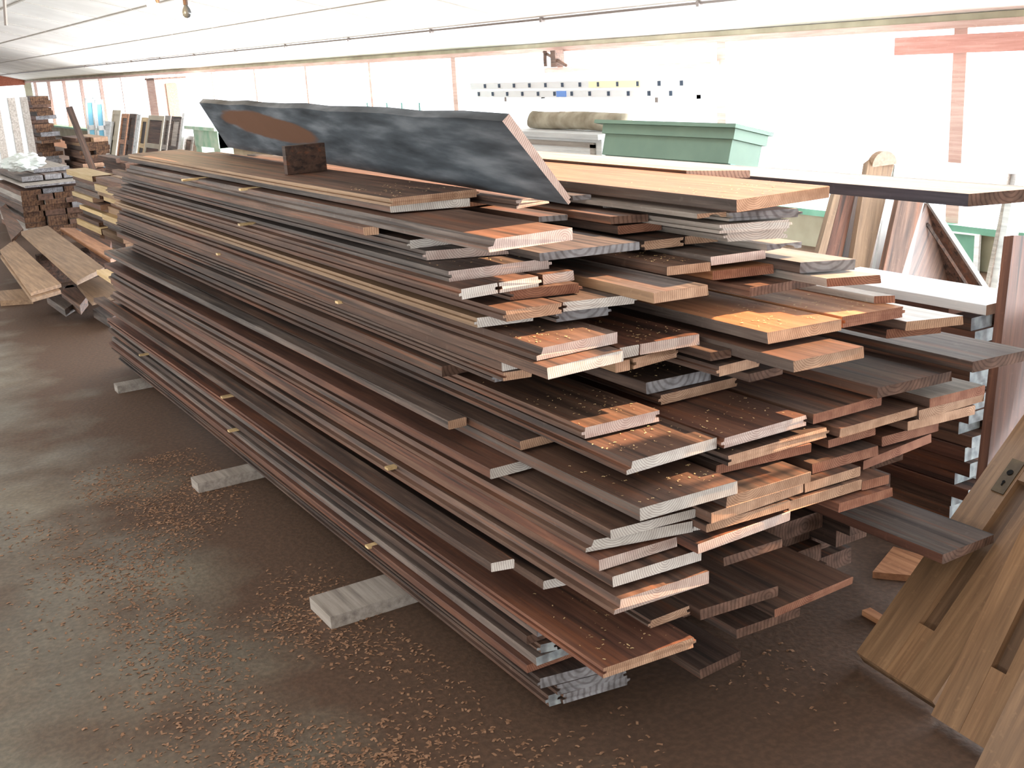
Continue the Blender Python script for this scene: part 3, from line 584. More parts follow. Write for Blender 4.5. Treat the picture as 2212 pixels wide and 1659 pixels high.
# ------------------------------------------------------------------ right wall furniture
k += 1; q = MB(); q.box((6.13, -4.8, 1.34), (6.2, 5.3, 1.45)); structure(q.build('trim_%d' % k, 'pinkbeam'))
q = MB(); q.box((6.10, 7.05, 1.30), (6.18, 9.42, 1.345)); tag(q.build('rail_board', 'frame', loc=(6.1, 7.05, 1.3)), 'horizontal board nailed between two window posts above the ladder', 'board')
q = MB(); q.box((6.08, 9.2, 1.35), (6.18, 9.28, 1.50)); q.tube((6.1, 9.05, 1.36), (6.12, 9.45, 1.49), .015, 6); q.tube((6.1, 9.4, 1.36), (6.1, 9.4, 1.5), .018, 6)
tag(q.build('bracket', 'brown', loc=(6.1, 9.2, 1.4)), 'rusty bracket cluttered on the post top, left end of the nailed board', 'bracket')
M['alu'] = plain('aluminium', (225, 228, 230), .4, .2); M['dot'] = plain('dark_rung_plug', (60, 74, 92), .5)
M['blue'] = plain('blue_sticker', (110, 150, 220), .6); M['yellow'] = plain('yellow_sticker', (240, 236, 200), .6)
t = empty('ladder', (5.75, 6.9, 1.10), 'aluminium extension ladder hung lengthwise across the window posts', 'ladder')
for zz, off in ((1.10, .13), (1.175, 0)):
    for xx in (5.75, 6.05):
        q = MB(); q.box((xx, 6.85+off*.3, zz), (xx+.025, 10.25-off, zz+.062)); r_ = q.build('rail', 'alu', t)
    for i in range(12):
        yy = 6.98+off+i*.27
        q = MB(); q.tube((5.742, yy, zz+.031), (6.08, yy, zz+.031), .011, 8); rg = q.build('rung', 'alu', t)
        q = MB(); q.box((5.738, yy-.012, zz+.014), (5.7495, yy+.012, zz+.05)); q.build('rung_plug', 'dot', rg)
for yy in (7.3, 9.6): q = MB(); q.box((5.77, yy, 1.06), (6.205, yy+.04, 1.1)); q.box((6.16, yy, 1.06), (6.205, yy+.04, 1.3)); q.build('hook', 'pipe', t)
q = MB(); q.box((5.744, 8.55, 1.105), (5.7495, 8.70, 1.155)); q.build('sticker', 'blue', t)
q = MB(); q.box((5.744, 7.5, 1.18), (5.7495, 8.2, 1.232)); q.build('sticker', 'yellow', t)
M['greencab'] = plain('sage_green_paint', (118, 148, 132), .55, 0, (130, 160, 142), 4); M['greenlite'] = plain('light_green_paint', (128, 186, 180), .45)
t = empty('cabinet', (3.27, 3.9, 0), 'sage green cabinet with a wide moulded cornice leaning behind the stack', 'cabinet')
V = np.array([.30, 0, 1.15]); N_ = np.array([.97, 0, -.25])
def lean(y0, y1, s0, s1, n0, n1, nm, mt):
    q = MB(); o = np.array([3.27, y0, 0])+V*s0+N_*n0; q.slab(o, (0, y1-y0, 0), V*(s1-s0), N_*(n1-n0)); return q.build(nm, mt, t)
lean(3.97, 4.90, 0, .93, 0, .16, 'body', 'greencab')
lean(3.95, 4.915, .84, .93, -.012, .17, 'frieze', 'greencab')
lean(3.93, 4.93, .93, .97, -.025, .18, 'moulding', 'greencab'); lean(3.91, 4.985, .97, .985, -.045, .19, 'cornice', 'greencab')
lean(3.945, 3.969, 0, .84, .0, .03, 'corner_column', 'greenlite'); lean(3.945, 3.969, 0, .84, .12, .16, 'corner_column', 'greenlite')
t = empty('cabinet', (4.0, 5.5, 0), 'white cabinet with a panelled end standing under the dusty roll', 'cabinet')
q = MB(); q.box((4.0, 5.6, 0), (4.5, 6.9, .985)); q.build('body', 'white', t)
q = MB(); q.box((3.94, 5.55, .985), (4.55, 7.0, 1.015)); q.build('top', 'white', t)
q = MB(); q.box((3.985, 5.66, .1), (4.0, 5.7, .95)); q.box((3.985, 5.66, .93), (4.0, 6.85, .96)); q.build('moulding', 'pale', t)
t = empty('side_table', (4.0, 5.15, 0), 'small white open-fronted stand between the white cabinet and green cabinet', 'stand')
q = MB(); q.box((3.98, 5.1, .93), (4.4, 5.5, .96)); q.build('top', 'white', t)
for xx in (4.0, 4.34):
    for yy in (5.13, 5.43): q = MB(); q.box((xx, yy, 0), (xx+.04, yy+.05, .93)); q.build('leg', 'white', t)
q = MB(); pr = []; rr_ = random.Random(4); n = 18; vs = []
for kk in range(9):
    yy = 5.52+kk*.125
    for i in range(n):
        a = 2*math.pi*i/n; r_ = .055*(1+.05*math.sin(3*a+kk)+rr_.uniform(-.02, .02)); vs.append((4.12+r_*math.cos(a), yy+.012*math.sin(a*2), 1.072+r_*math.sin(a)))
q.add(vs, [(kk*n+i, kk*n+(i+1) % n, (kk+1)*n+(i+1) % n, (kk+1)*n+i) for kk in range(8) for i in range(n)]+[tuple(range(n))[::-1], tuple(8*n+i for i in range(n))])
M['roll'] = plain('dusty_roll', (128, 118, 100), .9, 0, (176, 168, 150), 8)
tag(q.build('roll', 'roll', loc=(4.12, 5.52, 1.02), smooth=True), 'dusty brown roll lying along the top of the white cabinet', 'roll')
ORD = 'topmost,second,third,fourth,fifth,sixth,seventh,eighth,ninth,tenth,eleventh,twelfth,thirteenth,fourteenth,fifteenth,sixteenth,seventeenth,eighteenth,nineteenth,twentieth,21st,22nd,23rd,24th,25th,26th,27th,28th,29th,30th,31st,32nd,33rd,34th,35th,36th,37th,38th,39th,40th'.split(',')
COLN = {1: [''], 2: ['left ', 'right '], 3: ['left ', 'middle ', 'right '], 4: ['leftmost ', 'inner left ', 'inner right ', 'rightmost ']}
def name_rows(rows, place):
    for r_, row_ in enumerate(rows[::-1]):
        for c__, o_ in zip(COLN[len(row_)], row_):
            o_['label'] = (c__+ORD[r_]+' board '+place) if r_ == 0 else (c__+'board, '+ORD[r_]+' from the top '+place)
t = empty('rack', (5.2, 9.0, 0), 'light green slatted rack showing its slat tips above the leaning slate-coloured plank', 'rack')
for i, px in enumerate((790, 832, 864, 902)):
    a = atx((px, 222), 5.3); q = MB(); q.slab((5.3, a[1]-.03, 0), (.02, 0, 0), (0, .03, 0), (0, -.02, a[2])); q.build('slat', 'greenlite', t)
a = atx((785, 240), 5.32); b_ = atx((905, 250), 5.32); q = MB(); q.box((5.32, b_[1]-.05, .5), (5.34, a[1]+.05, .56)); q.build('crossbar', 'greenlite', t)
# second narrow stack on the far side, blue-grey painted ends
rr_ = random.Random(11); zz = 0.0; row = 0; nrows = []
while zz < .70:
    nrows.append([])
    th = rr_.choice((.034, .038, .044))
    for j, (xa, xb) in enumerate(((2.70, 2.80), (2.803, 2.905))):
        o_ = rr_.uniform(-.02, .05)+(0 if zz > .12 else -.0)
        nrows[-1].append(plank(xa+rr_.uniform(0, .012), xb-rr_.uniform(0, .008), 2.03+o_, 2.03+o_, 2.6, zz+th, th-.0006, rr_.choice(('red', 'brown', 'dark', 'red')), 'e_blue', 'p',
              'reddish plank with pale blue-grey painted end in the narrow stack at the right edge', 'planks of the narrow right stack'))
    zz += th; row += 1
for r_, row_ in enumerate(nrows[::-1]):
    for c__, o_ in zip(('left', 'right'), row_): o_['label'] = c__+' blue-grey ended plank, '+ORD[r_+2]+' from the top of the narrow right stack'
plank(2.69, 2.90, 2.10, 2.10, 2.6, zz+.022, .0215, 'red', 'e_red', 'p', 'red-brown board second from the top of the narrow right stack')
plank(2.68, 2.88, 1.97, 1.97, 2.6, zz+.052, .0295, 'white', 'e_tan', 'p', 'topmost board of the narrow right stack, glaring white top')  # glare on the top is put into the white wood colour
# boards and doors leaning behind it
def leanpx(name, px, Yb, Yt, mat, label, cat, th=.03, group=None):
    TL, TR, BL, BR = [aty(p, Y) for p, Y in zip(px, (Yt, Yt, Yb, Yb))]
    def down(a, b): d = b-a; s = (0.004-a[2])/d[2]; return a+d*max(1, s)
    BL, BR = down(TL, BL), down(TR, BR)
    nn = np.cross(TR-TL, BL-TL); nn /= np.linalg.norm(nn); nn = nn*th*(1 if nn[1] > 0 else -1)
    P = [BL, BR, TR, TL, BL+nn, BR+nn, TR+nn, TL+nn]; o = BL.copy()
    q = MB(); q.add(P, [(0, 1, 2, 3), (7, 6, 5, 4), (0, 4, 5, 1), (1, 5, 6, 2), (2, 6, 7, 3), (3, 7, 4, 0)])
    return reframe(tag(q.build(name, mat, loc=tuple(o)), label, cat, group), TL-BL, BR-BL)
leanpx('plank', [(1809, 396), (1822, 398), (1768, 545), (1784, 547)], 3.15, 3.35, 'tan', 'narrow tan plank leaning left of the two reddish leaning boards', 'plank')
leanpx('plank', [(1823, 398), (1852, 398), (1785, 547), (1819, 553)], 3.17, 3.37, 'red', 'red-brown board leaning behind the stack, beside the narrow tan plank', 'plank')
leanpx('plank', [(1853, 398), (1880, 402), (1820, 553), (1846, 555)], 3.42, 3.62, 'dark', 'dark narrow board leaning between the red and the wide tan boards', 'plank')
leanpx('door', [(1876, 345), (1932, 352), (1843, 553), (1882, 581)], 3.13, 3.4, 'tan', 'wide tan board leaning with a rounded top above the long plank', 'board')
q = MB(); a = aty((1903, 352), 3.4)
vs = []
for yy in (a[1]-.02, a[1]+.01):
    vs += [(a[0]+.075*math.cos(t_*math.pi/10), yy, a[2]+.06*math.sin(t_*math.pi/10)-.01) for t_ in range(11)]
q.add(vs, [tuple(range(11))[::-1], tuple(range(11, 22))]+[(i, (i+1) % 11, 11+(i+1) % 11, 11+i) for i in range(11)])
tag(q.build('arched_board', 'tan', loc=tuple(a)), 'rounded brown board top standing above the long pale-topped plank', 'board')
leanpx('plank', [(1918, 400), (1945, 404), (1884, 620), (1905, 622)], 3.24, 3.5, 'white', 'greyish white strip leaning between two tan boards', 'plank')
leanpx('plank', [(1947, 405), (2003, 410), (1903, 607), (1956, 624)], 3.0, 3.25, 'brown', 'wide weathered brown plank leaning left of the triangular brown panel', 'plank')
# triangular-looking leaning panel with a white edge
pa, pb, pc = aty((2001, 440), 3.32), aty((2150, 668), 3.02), aty((1925, 622), 3.05)
pd = pc+(pa-pc)*.0
q = MB(); nn = np.array([.008, .028, .004]); dn = np.array([0, 0, -.66])
P = [pc+dn*.85, pb+dn*.8, pb, pa, pc]; P2 = [p+nn for p in P]
q.add(P+P2, [(0, 1, 2, 3, 4), (9, 8, 7, 6, 5), (0, 5, 6, 1), (1, 6, 7, 2), (2, 7, 8, 3), (3, 8, 9, 4), (4, 9, 5, 0)])
t = empty('door', tuple(pc+dn*.85), 'brown panelled door leaning at a slant with a bright white edge', 'door')
q.build('panel', 'brown', t)
q = MB(); e = (pb-pa); q.slab(pa+np.array([.006, -.004, .004]), e, np.array([.018, 0, .014]), nn); q.build('edge_strip', 'white', t)
q = MB(); q.slab(pa+e*.12+np.array([-.05, -.006, -.02]), e*.8, np.array([-.012, 0, -.009]), -nn*.25); q.slab(pa+e*.2+np.array([-.19, -.006, -.11]), e*.72, np.array([-.012, 0, -.009]), -nn*.25); q.build('moulding', 'dark', t); reframe(t, pa-pc, pb-pc)
# big white door in the back with a moulded frame
t = empty('door', (4.0, 4.2, 0), 'large off-white door leaning behind the long plank, moulded frame', 'door')
def whitedoor(px, Y, nm, mt, t, th=.03):
    P = [aty(p, Y) for p in px]; q = MB(); q.add(P+[p+np.array([0, th, 0]) for p in P], [(0, 1, 2, 3), (7, 6, 5, 4), (0, 4, 5, 1), (1, 5, 6, 2), (2, 6, 7, 3), (3, 7, 4, 0)]); return q.build(nm, mt, t)
t.location = tuple(aty((1925, 470), 3.9))
whitedoor([(1926, 420), (2235, 440), (2240, 372), (1933, 352)], 3.9, 'panel', 'pale', t)
whitedoor([(1930, 356), (2245, 380), (2248, 366), (1933, 342)], 3.88, 'top_rail', 'white', t)
whitedoor([(2136, 720), (2162, 720), (2222, 380), (2196, 376)], 3.87, 'stile', 'white', t, .04)
whitedoor([(2110, 730), (2137, 728), (2194, 440), (2172, 436)], 3.91, 'inner_stile', 'pale', t, .02)
# low green hatch door on the block wall
t = empty('hatch', (6.15, 4.55, 0.0), 'small green hatch door in a white frame low on the block wall', 'hatch')
q = MB(); q.box((6.15, 4.62, .0), (6.198, 4.98, .235)); q.build('panel', 'greenp', t)
q = MB(); q.box((6.13, 4.585, .0), (6.15, 4.62, .245)); q.box((6.13, 4.62, .235), (6.15, 5.0, .245)); q.build('frame', 'white', t)
# brown board at the right edge, and a thin one below it
leanpx('plank', [(2190, 508), (2262, 512), (2138, 960), (2215, 975)], 1.83, 1.95, 'red', 'tall red-brown board leaning upright at the right edge', 'plank', .03)
def slabz(px, z, th, mat, label, end=None, group=None, name='plank', cat='plank'):
    P = [atz(p, z) for p in px]; o = P[0]-np.array([0, 0, th])
    P = [p-np.array([0, 0, th]) for p in P]+P
    a, b, c, d = P[:4]
    q = MB(); fs = [(0, 1, 2, 3), (7, 6, 5, 4), (0, 4, 5, 1), (1, 5, 6, 2), (2, 6, 7, 3), (3, 7, 4, 0)]
    nrm = np.cross(b-a, d-a)[2]
    if nrm > 0: fs = [f[::-1] for f in fs]
    q.add(P, fs)
    return tag(q.build(name, mat, loc=tuple(o)), label, cat, group)
slabz([(1985, 1000), (2040, 1022), (2085, 1008), (2020, 985)], .10, .03, 'orange', 'orange-lit plank lying low between the two stacks')  # warm lit patch painted as orange wood
slabz([(2010, 1046), (2062, 1068), (2110, 1036), (2060, 1015)], .06, .03, 'pale', 'white-lit short plank lying low in front of the narrow stack')  # pale wood colour stands in for the white light on it
slabz([(2062, 1012), (2098, 1030), (2128, 1012), (2085, 998)], .10, .03, 'pale', 'small blue-white plank piece lying by the narrow stack foot')  # blue-white light is put into the pale colour
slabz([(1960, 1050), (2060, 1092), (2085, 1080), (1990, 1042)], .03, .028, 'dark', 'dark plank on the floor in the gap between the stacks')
# loose pieces on the floor under the stack's near right corner; orange light on them is put into the wood colour
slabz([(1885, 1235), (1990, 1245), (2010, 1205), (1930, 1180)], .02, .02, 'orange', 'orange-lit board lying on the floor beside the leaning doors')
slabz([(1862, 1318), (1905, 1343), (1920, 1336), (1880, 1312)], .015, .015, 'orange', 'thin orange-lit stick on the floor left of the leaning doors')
# ------------------------------------------------------------------ doors leaning in the right foreground
M['doorpanel'] = wood('brown_door_panel', (78, 58, 44), (104, 80, 60), (130, 102, 78), .5, .3, (100, 80, 64), rv=.1)
def hitplane(px, o, u, w):
    nn = np.cross(u, w); d = ray(*px); s = np.dot(o-CAM, nn)/np.dot(d, nn); return CAM+d*s
def fdoor(o, top, wv, L, label, parts, mat='doorwood', th=.042):
    o = np.array(o, float); u = np.array(top)-o; u /= np.linalg.norm(u); wv = np.array(wv, float); wl_ = np.linalg.norm(wv); w = wv/wl_
    nn = np.cross(u, w); nn /= np.linalg.norm(nn); nn = nn if nn[2] > 0 else -nn
    t = empty('door', tuple(o), label, 'door', 'doors leaning in the right foreground')
    q = MB(); q.slab(o-nn*th*.0, u*L, wv, nn*th*.55); q.build('panel', 'doorpanel', t)
    st = min(.105, wl_*.4)
    for a in (0, wl_-st): q = MB(); q.slab(o+w*a, u*L, w*st, nn*th); q.build('stile', mat, t)
    for a, h in parts:
        q = MB(); q.slab(o+u*a+w*st, u*h, w*(wl_-2*st), nn*th*.97); q.build('rail', mat, t)
    return t, o, u, w, nn
o1 = atz((1866, 1430), .004); tp = aty((2212, 935), 1.8)
t, o, u, w, nn = fdoor(o1, tp, (atz((2030, 1538), .004)-o1)*1.0, 1.25, 'golden wooden door with an old lock plate, leaning leftmost in the foreground', ((0, .15), (.62, .16)))
c_ = hitplane((2178, 1030), o+nn*.0425, u, w); 
M['lockplate'] = plain('worn_brown_lock_plate', (104, 88, 66), .45, .5, (84, 70, 54), 30); M['black'] = plain('black_hole', (8, 6, 5), .9)
q = MB(); q.slab(c_-u*.055-w*.02, u*.11, w*.04, nn*.003); lp = q.build('lock_plate', 'lockplate', t)
q = MB(); q.tube(c_+u*.012+nn*.002, c_+u*.012+nn*.005, .0085, 14); q.tube(c_-u*.02+nn*.002, c_-u*.02+nn*.005, .004, 10); q.slab(c_-u*.032-w*.0018+nn*.002, u*.012, w*.0036, nn*.003); q.build('keyhole', 'black', lp); reframe(t, u, w)
o2 = atz((2034, 1556), .004); tp2 = aty((2212, 1190), 1.47)
d2_ = fdoor(o2, tp2, (atz((2192, 1655), .004)-o2)*1.0, 1.1, 'dull brown door leaning between the lock-plated door and the corner one', ((0, .16),), 'doorwood')
o3 = atz((2118, 1690), .004); tp3 = aty((2212, 1500), 1.24)
d3_ = fdoor(o3, tp3, (-.02, -.34, 0), .9, 'brown door just entering the lower right corner of the view', ((0, .15),), 'doorwood')

for d_ in (d2_, d3_): reframe(d_[0], d_[2], d_[3])
# ------------------------------------------------------------------ left background
for px, z, th, mt, lb in (
 ([(45, 500), (165, 606), (225, 578), (103, 487)], .30, .03, 'tan', 'wide tan plank sloping off the loose heap left of the stack'),
 ([(0, 540), (66, 632), (132, 613), (30, 518)], .24, .022, 'tan', 'tan plank with a bright white front end, left of the wide tan one'),
 ([(0, 552), (68, 645), (131, 627), (31, 530)], .216, .024, 'tan', 'plank directly beneath the white-ended tan plank'),
 ([(165, 612), (198, 652), (268, 633), (224, 594)], .17, .024, 'tan', 'short tan plank tongue sticking out below the wide tan plank'),
 ([(130, 492), (238, 560), (262, 548), (160, 492)], .30, .03, 'orange', 'orange-brown plank on the loose heap right of the wide tan one'),
 ([(165, 500), (205, 545), (235, 560), (240, 520)], .27, .06, 'red', 'dark red-brown board edge behind the orange-brown loose plank'),
 ([(208, 583), (250, 610), (326, 590), (294, 575)], .33, .03, 'pine', 'bright yellow pine offcut lying by the far end of the stack'),
 ([(240, 540), (300, 580), (330, 560), (290, 530)], .36, .03, 'grey', 'greyish-green plank end behind the yellow offcut'),
 ([(100, 640), (140, 668), (160, 655), (120, 628)], .09, .05, 'grey', 'small grey timber under the loose heap, left one'),
 ([(132, 632), (172, 660), (188, 640), (150, 610)], .12, .06, 'brown', 'brown timber under the loose heap beside the grey one'),
 ([(0, 628), (0, 650), (70, 645), (66, 622)], .04, .038, 'tan', 'long tan board low on the floor at the left edge'),
 ([(0, 450), (25, 518), (50, 494), (12, 440)], .26, .03, 'brown', 'brown plank at the left edge behind the white-ended tan plank'),
 ([(200, 668), (236, 690), (262, 672), (232, 655)], .06, .055, 'grey', 'dark grey timber end low at the far corner of the stack')):
    slabz(px, z, th, mt, lb)
for (x_, y_, sx, sy, h), lb in zip(((1.30, 8.0, .12, .1, .11), (1.35, 8.3, .5, .1, .12), (1.35, 9.3, .5, .1, .23)), ('short dark timber under the front of the loose heap', 'long dark timber crosswise under the middle of the loose heap', 'tall dark timber under the far end of the loose heap')):
    q = MB(); q.box((x_, y_, 0), (x_+sx, y_+sy, h)); tag(q.build('timber', 'dark', loc=(x_, y_, 0)), lb, 'timber', 'blocks under the loose heap')
def stack(x0, x1, y0, y1, ztop, cols, mats, ends, label, group, seed, pitch=(.036, .05), jit=.12, name='board', rx=0):
    rr_ = random.Random(seed); z = 0; rows = []
    while z < ztop:
        rows.append([])
        th = rr_.uniform(*pitch); n = cols if isinstance(cols, int) else rr_.choice(cols); xs = np.linspace(x0, x1, n+1)
        for i in range(n):
            a, b = xs[i]+rr_.uniform(.002, .012), xs[i+1]-rr_.uniform(.002, .012)
            if n == 1: a += rr_.uniform(0, .05); b -= rr_.uniform(0, .05)
            if rx and n == 1: k_ = rr_.uniform(-rx, rx); a += k_; b += k_
            yy = y0+rr_.uniform(0, jit)
            rows[-1].append(plank(a, b, yy, yy+rr_.uniform(-.02, .02), y1, z+th, th-.001, rr_.choice(mats), rr_.choice(ends), 'p', label, group, name, wob=0, cat='board'))
        z += th
    name_rows(rows, label)
stack(1.72, 2.34, 12.2, 14.0, .46, (3, 4), ('pale', 'grey', 'brown'), ('e_dark', 'e_brown', 'e_grey', 'e_brown'), 'of the wide stack behind the leaning post', 'planks of the wide stack at left', 21, (.045, .062))
zt_ = .53
stack_z = []
rr_ = random.Random(5)
for i, (xa, xb, yy, z, th, mt, en) in enumerate(((1.74, 2.40, 12.0, .54, .02, 'pale', 'e_grey'), (1.78, 1.98, 12.4, .60, .05, 'grey', 'e_grey'), (2.0, 2.16, 12.4, .60, .05, 'grey', 'e_grey'), (2.18, 2.36, 12.4, .60, .05, 'grey', 'e_grey'), (1.95, 2.3, 12.7, .645, .04, 'pale', 'e_grey'))):
    plank(xa, xb, yy, yy, 14, z, th, mt, en, 'p', ['thin pale board on top of the wide left stack', 'grey plank left on the wide stack, under the plastic bag', 'middle one of three grey planks on the wide left stack', 'grey plank on the wide left stack nearest the leaning post', 'pale short board topmost on the wide left stack'][i])
# crumpled plastic bag
bm = bmesh.new(); bmesh.ops.create_icosphere(bm, subdivisions=4, radius=1); rr_ = random.Random(8)
from mathutils import noise
for v in bm.verts:
    d = 1+.35*noise.noise(v.co*2.1)+.22*abs(noise.noise(v.co*5)); v.co = Vector((v.co.x*.19*d, v.co.y*.2*d, max(v.co.z, -.75)*.085*d))
me = bpy.data.meshes.new('plastic_bag'); bm.to_mesh(me); bm.free(); M['plastic'] = plain('white_plastic', (214, 224, 220), .25, 0, (236, 240, 240), 9, .6); me.materials.append(M['plastic'])
o = bpy.data.objects.new('plastic_bag', me); C.objects.link(o); a = aty((55, 345), 12.55); o.location = (1.86, 12.65, .722); tag(o, 'crumpled white plastic bag on the wide left stack', 'plastic bag')
stack(2.56, 2.86, 16, 18, 1.27, 1, ('brown', 'dark', 'red', 'grey'), ('e_dark', 'e_brown', 'e_grey', 'e_brown'), 'of the tall narrow stack at far left', 'boards of the tall narrow left stack', 22, (.035, .06), .25, rx=.035)
q = MB(); a0 = np.array([2.52, 11.95, 0.0]); a1 = aty((150, 232), 12.1); q.slab(a0-np.array([.03, .02, 0]), a1-a0, (.055, 0, .01), (0, .05, 0))
tag(q.build('post', 'dark', loc=tuple(a0)), 'dark square post leaning against the wide left stack', 'post'); reframe(bpy.data.objects['post'], a1-a0, (1, 0, 0))
def pxstack(xa, xb, yt, Y, seed, label, group, cols=(1, 1, 2), dep=1.2, mats=('tan', 'brown', 'grey', 'pine', 'brown'), ends=('e_tan', 'e_brown', 'e_brown', 'e_dark')):
    a, b = aty((xa, yt), Y), aty((xb, yt), Y)
    stack(a[0], b[0], Y, Y+dep, (a[2]+b[2])/2-.02, cols, mats, ends, label, group, seed, (.035, .06), .3, rx=.05)
pxstack(172, 238, 302, 15.5, 31, 'of the ragged tan stack right of the post', 'boards of the ragged tan stack')
pxstack(206, 262, 383, 10.4, 32, 'of the tan pile near the post foot', 'boards of the low tan pile', (1, 2))
pxstack(262, 303, 345, 13.2, 33, 'of the brown block-shaped stack', 'boards of the brown block stack', 1, 1.2, ('dark', 'brown'), ('e_dark', 'e_dark'))
pxstack(306, 352, 348, 13.4, 34, 'of the golden stack by the brown one', 'boards of the golden stack', 1, 1.2, ('orange', 'tan'), ('e_tan', 'e_tan'))
pxstack(265, 335, 402, 9.4, 35, 'of the lowest pile behind the big stack', 'boards of the lowest loose pile', (1, 2), 1.0)
pxstack(340, 392, 378, 9.6, 36, 'of the pale pile by the big stack end', 'boards of the pale far pile', (1, 2), 1.0, ('pale', 'tan', 'pine'), ('e_tan', 'e_white'))
# row of doors and panels leaning on the right wall, far left of the photograph
M['beige'] = plain('beige_paint', (188, 178, 158), .6, 0, (204, 196, 178), 3); M['mint'] = plain('mint_green_paint', (150, 196, 170), .6, 0, (196, 216, 200), 6); M['darkgap'] = plain('dark_stained_panel', (66, 56, 56), .6)
def wdoor(xa, xb, ytop, X, mat, label, inner=None, panels=1, name='door', cat='door'):
    a, b = atx((xb, ytop), X), atx((xa, ytop), X); y0, y1 = a[1], b[1]; h = (a[2]+b[2])/2; w = y1-y0
    Vv = np.array([h*.28, 0, h]); t = empty(name, (X-h*.28, y0, 0), label, cat, 'doors leaning in a row at far left')
    o = np.array([X-h*.28, y0, 0.002]); q = MB(); q.slab(o, (0, w, 0), Vv, (.025, 0, -.005)); q.build('panel', inner or mat, t)
    st = min(.09, w*.2)
    for s in (0, w-st): q = MB(); q.slab(o+np.array([-.012, s, 0]), (0, st, 0), Vv, (.012, 0, 0)); q.build('stile', mat, t)
    for i in range(panels+2):
        f = [0, .5, .93][i] if panels == 1 else [0, .93][min(i, 1)]
        if panels == 0 and i > 1: break
        q = MB(); q.slab(o+Vv*f+np.array([-.012, st, 0]), (0, w-2*st, 0), Vv*.07, (.012, 0, 0)); q.build('rail', mat, t)
for a in ((224, 243, 262, 4.5, 'white', 'white narrow door, leftmost of the leaning row', None),
          (245, 263, 238, 4.6, 'beige', 'beige door with an arched dark top in the leaning row', 'beige'),
          (265, 280, 246, 4.5, 'orange', 'orange-edged board door in the leaning row', 'grey'),
          (282, 296, 246, 4.5, 'dark', 'dark brown door in the leaning row next to a white one', 'dark'),
          (298, 306, 248, 4.5, 'white', 'slim white door between two dark ones in the row', None),
          (308, 322, 254, 4.5, 'pine', 'cream-edged door with a black pane in the row', 'darkgap'),
          (323, 357, 250, 4.5, 'beige', 'wide mauve-beige door with a dark lower opening in the row', 'brown'),
          (359, 371, 250, 4.5, 'pale', 'pale grey door with a small black knob hole in the row', 'grey'),
          (373, 394, 252, 4.5, 'grey', 'grey panelled door right of the knob-hole door', 'pale'),
          (396, 401, 245, 4.5, 'white', 'thin white panel edge in the row of leaning doors', None),
          (402, 420, 294, 4.5, 'pale', 'low dark-striped shutter left of the mint green mantel', 'dark')):
    wdoor(*a[:5], a[5], a[6])
t = empty('mantel', (4.3, 14.4, 0), 'mint green mantel piece with a flared top at the far side', 'mantel')
ya, yb = atx((478, 275), 4.5)[1], atx((426, 275), 4.5)[1]; t.location = (4.45, ya, 0)
q = MB(); q.box((4.45, ya, 0), (4.62, ya+.25, .75)); q.build('jamb', 'mint', t); q = MB(); q.box((4.45, yb-.25, 0), (4.62, yb, .75)); q.build('jamb', 'mint', t)
q = MB(); q.box((4.44, ya, .56), (4.62, yb, .78)); q.build('frieze', 'mint', t)
q = MB(); q.box((4.38, ya-.08, .78), (4.66, yb+.2, .82)); q.build('shelf', 'mint', t)
# tall wooden cabinet far behind the doors
a, b = aty((330, 170), 20.6), aty((396, 168), 20.6)
t = empty('cabinet', (a[0], 20.6, 0), 'tall pinkish wooden cupboard standing far behind the row of doors', 'cabinet')
q = MB(); q.box((a[0]+.02, 20.6, 0), (b[0], 21.1, a[2]-.02)); q.build('body', 'frame', t)
q = MB(); q.box((a[0]+.2, 20.57, .5), (b[0]-.14, 20.6, a[2]-.1)); q.build('door', 'tan', t)
q = MB(); q.box((a[0], 20.55, a[2]-.02), (b[0]+.03, 21.15, a[2]+.01)); q.build('top', 'brown', t)
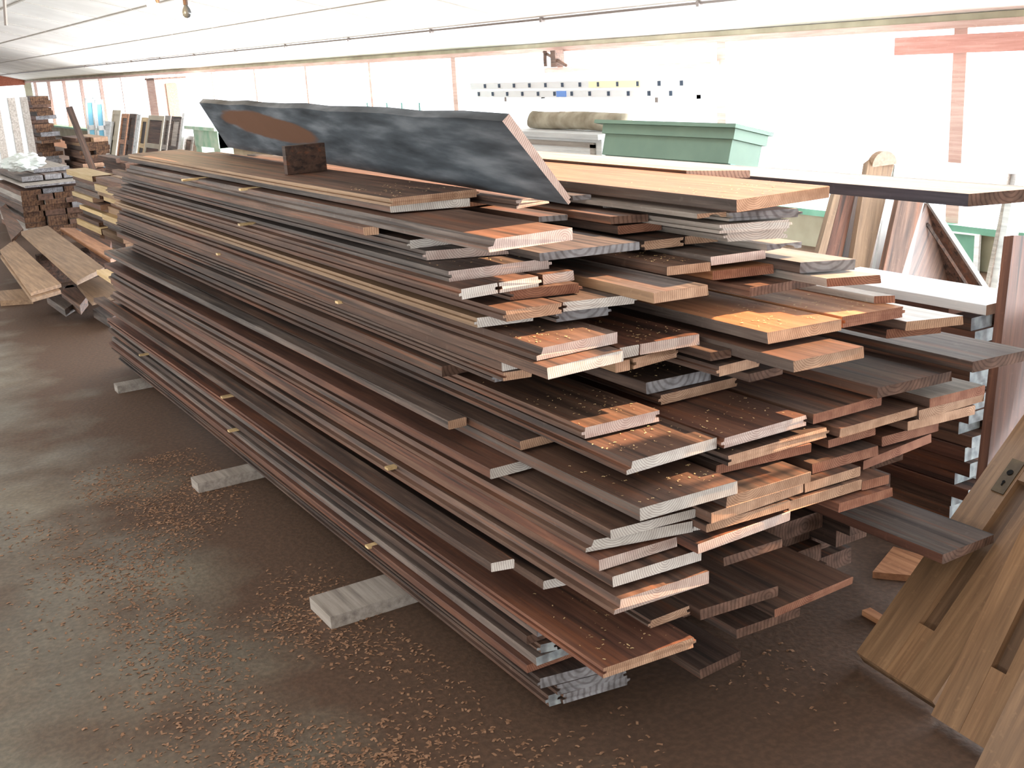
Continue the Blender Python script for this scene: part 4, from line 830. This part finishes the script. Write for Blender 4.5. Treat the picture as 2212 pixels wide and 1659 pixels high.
# white doors and frames standing at the far left edge
a, b = aty((0, 190), 15), aty((54, 195), 15)
t = empty('door', (a[0]-.2, 15, 0), 'white double door with grey vertical panels at the left edge', 'door')
q = MB(); q.box((a[0]-.2, 15, 0), (b[0], 15.04, a[2]-.02)); q.build('frame', 'white', t)
for dx in (-.12, .06, .2): q = MB(); q.box((a[0]+dx, 14.99, .3), (a[0]+dx+.08, 15, a[2]-.12)); q.build('panel', 'pale', t)
for (xa, xb, yt, Y, lb) in ((186, 205, 212, 19, 'white narrow window frame with blue glass, leaning left one'), (207, 226, 216, 19.2, 'white window frame with blue glass, leaning beside its twin')):
    a, b = aty((xa, yt), Y), aty((xb, yt), Y); t = empty('window_frame', (a[0]-.1, Y, 0), lb, 'window frame', 'white frames at far left')
    q = MB()
    for s0, s1 in ((0, .22), (.78, 1)): q.slab(np.array([a[0]-.1+(b[0]-a[0])*s0, Y, 0]), ((b[0]-a[0])*(s1-s0), 0, 0), (.1, .1, a[2]), (0, .03, 0))
    for f in (0, .6, .94): q.slab(np.array([a[0]-.1, Y, 0])+np.array([.1, .1, a[2]])*f, (b[0]-a[0], 0, 0), np.array([.1, .1, a[2]])*.06, (0, .03, 0))
    q.build('frame', 'white', t)
    q = MB(); q.slab(np.array([a[0]-.1+(b[0]-a[0])*.2, Y+.01, 0]), ((b[0]-a[0])*.6, 0, 0), (.1, .1, a[2]), (0, .006, 0)); M.setdefault('bluepane', plain('blue_pane', (120, 190, 220), .2)); q.build('pane', 'bluepane', t)
# ------------------------------------------------------------------ shavings (nobody could count them)
def chips(name, pts, label, mat, sz=.006, seed=1):
    rr_ = random.Random(seed); q = MB()
    for (x, y, z) in pts:
        a = rr_.uniform(0, 6.3); L = sz*rr_.uniform(.5, 1.8); W = L*rr_.uniform(.25, .6); h = L*rr_.uniform(.1, .4)
        c, s = math.cos(a)*L, math.sin(a)*L; d, e = -math.sin(a)*W, math.cos(a)*W
        q.add([(x-c-d, y-s-e, z), (x+d-c, y+e-s, z+.0006), (x+d, y+e, z+h), (x-d, y-s*.0-e, z+h), (x+c+d, y+s+e, z+.001), (x+c-d, y+s-e, z)], [(0, 1, 2, 3), (3, 2, 4, 5)])
    return tag(q.build(name, mat, loc=tuple(pts[0])), label, 'shavings', None, 'stuff')
rr_ = random.Random(14); P = []
while len(P) < 9000:
    y = rr_.uniform(1.3, 4.6); edge = 1.0
    x = rr_.gauss(.80, .2) if rr_.random() < .72 else rr_.uniform(-.4, 1.9)
    if x > 1.15 and y > 1.95: continue
    if noise.noise(Vector((x*3, y*1.6, 1))) < rr_.uniform(-.35, .25): continue
    P.append((x, y, .0005))
M['chip'] = plain('wood_shaving', (132, 98, 74), .7, 0, (172, 134, 106), 40)
chips('wood_shavings', P, 'brown wood shavings scattered over the floor beside the stack', 'chip', .0042)
P = []
tops = [b for b in boards if b['label'].split()[0] in ('shavings-strewn', 'dusty', 'red-brown', 'big', 'wide', 'orange-brown') or 'shavings' in b['label']]
for b in tops:
    for i in range(60):
        P.append((rr_.uniform(b['x0']+.01, b['x1']-.01), b['y0']+.02+abs(rr_.gauss(0, .16)), b['zt']+.0012))
def covered(p): return any(b['x0'] < p[0] < b['x1'] and b['y0'] < p[1] and b['zt']-b['th'] < p[2]+.01 and b['zt'] > p[2]+.002 for b in boards)
P = [p for p in P if not covered(p)]
chips('wood_shavings', P, 'pale shavings sprinkled on the plank tops near their ends', 'pine', .0022, 3)
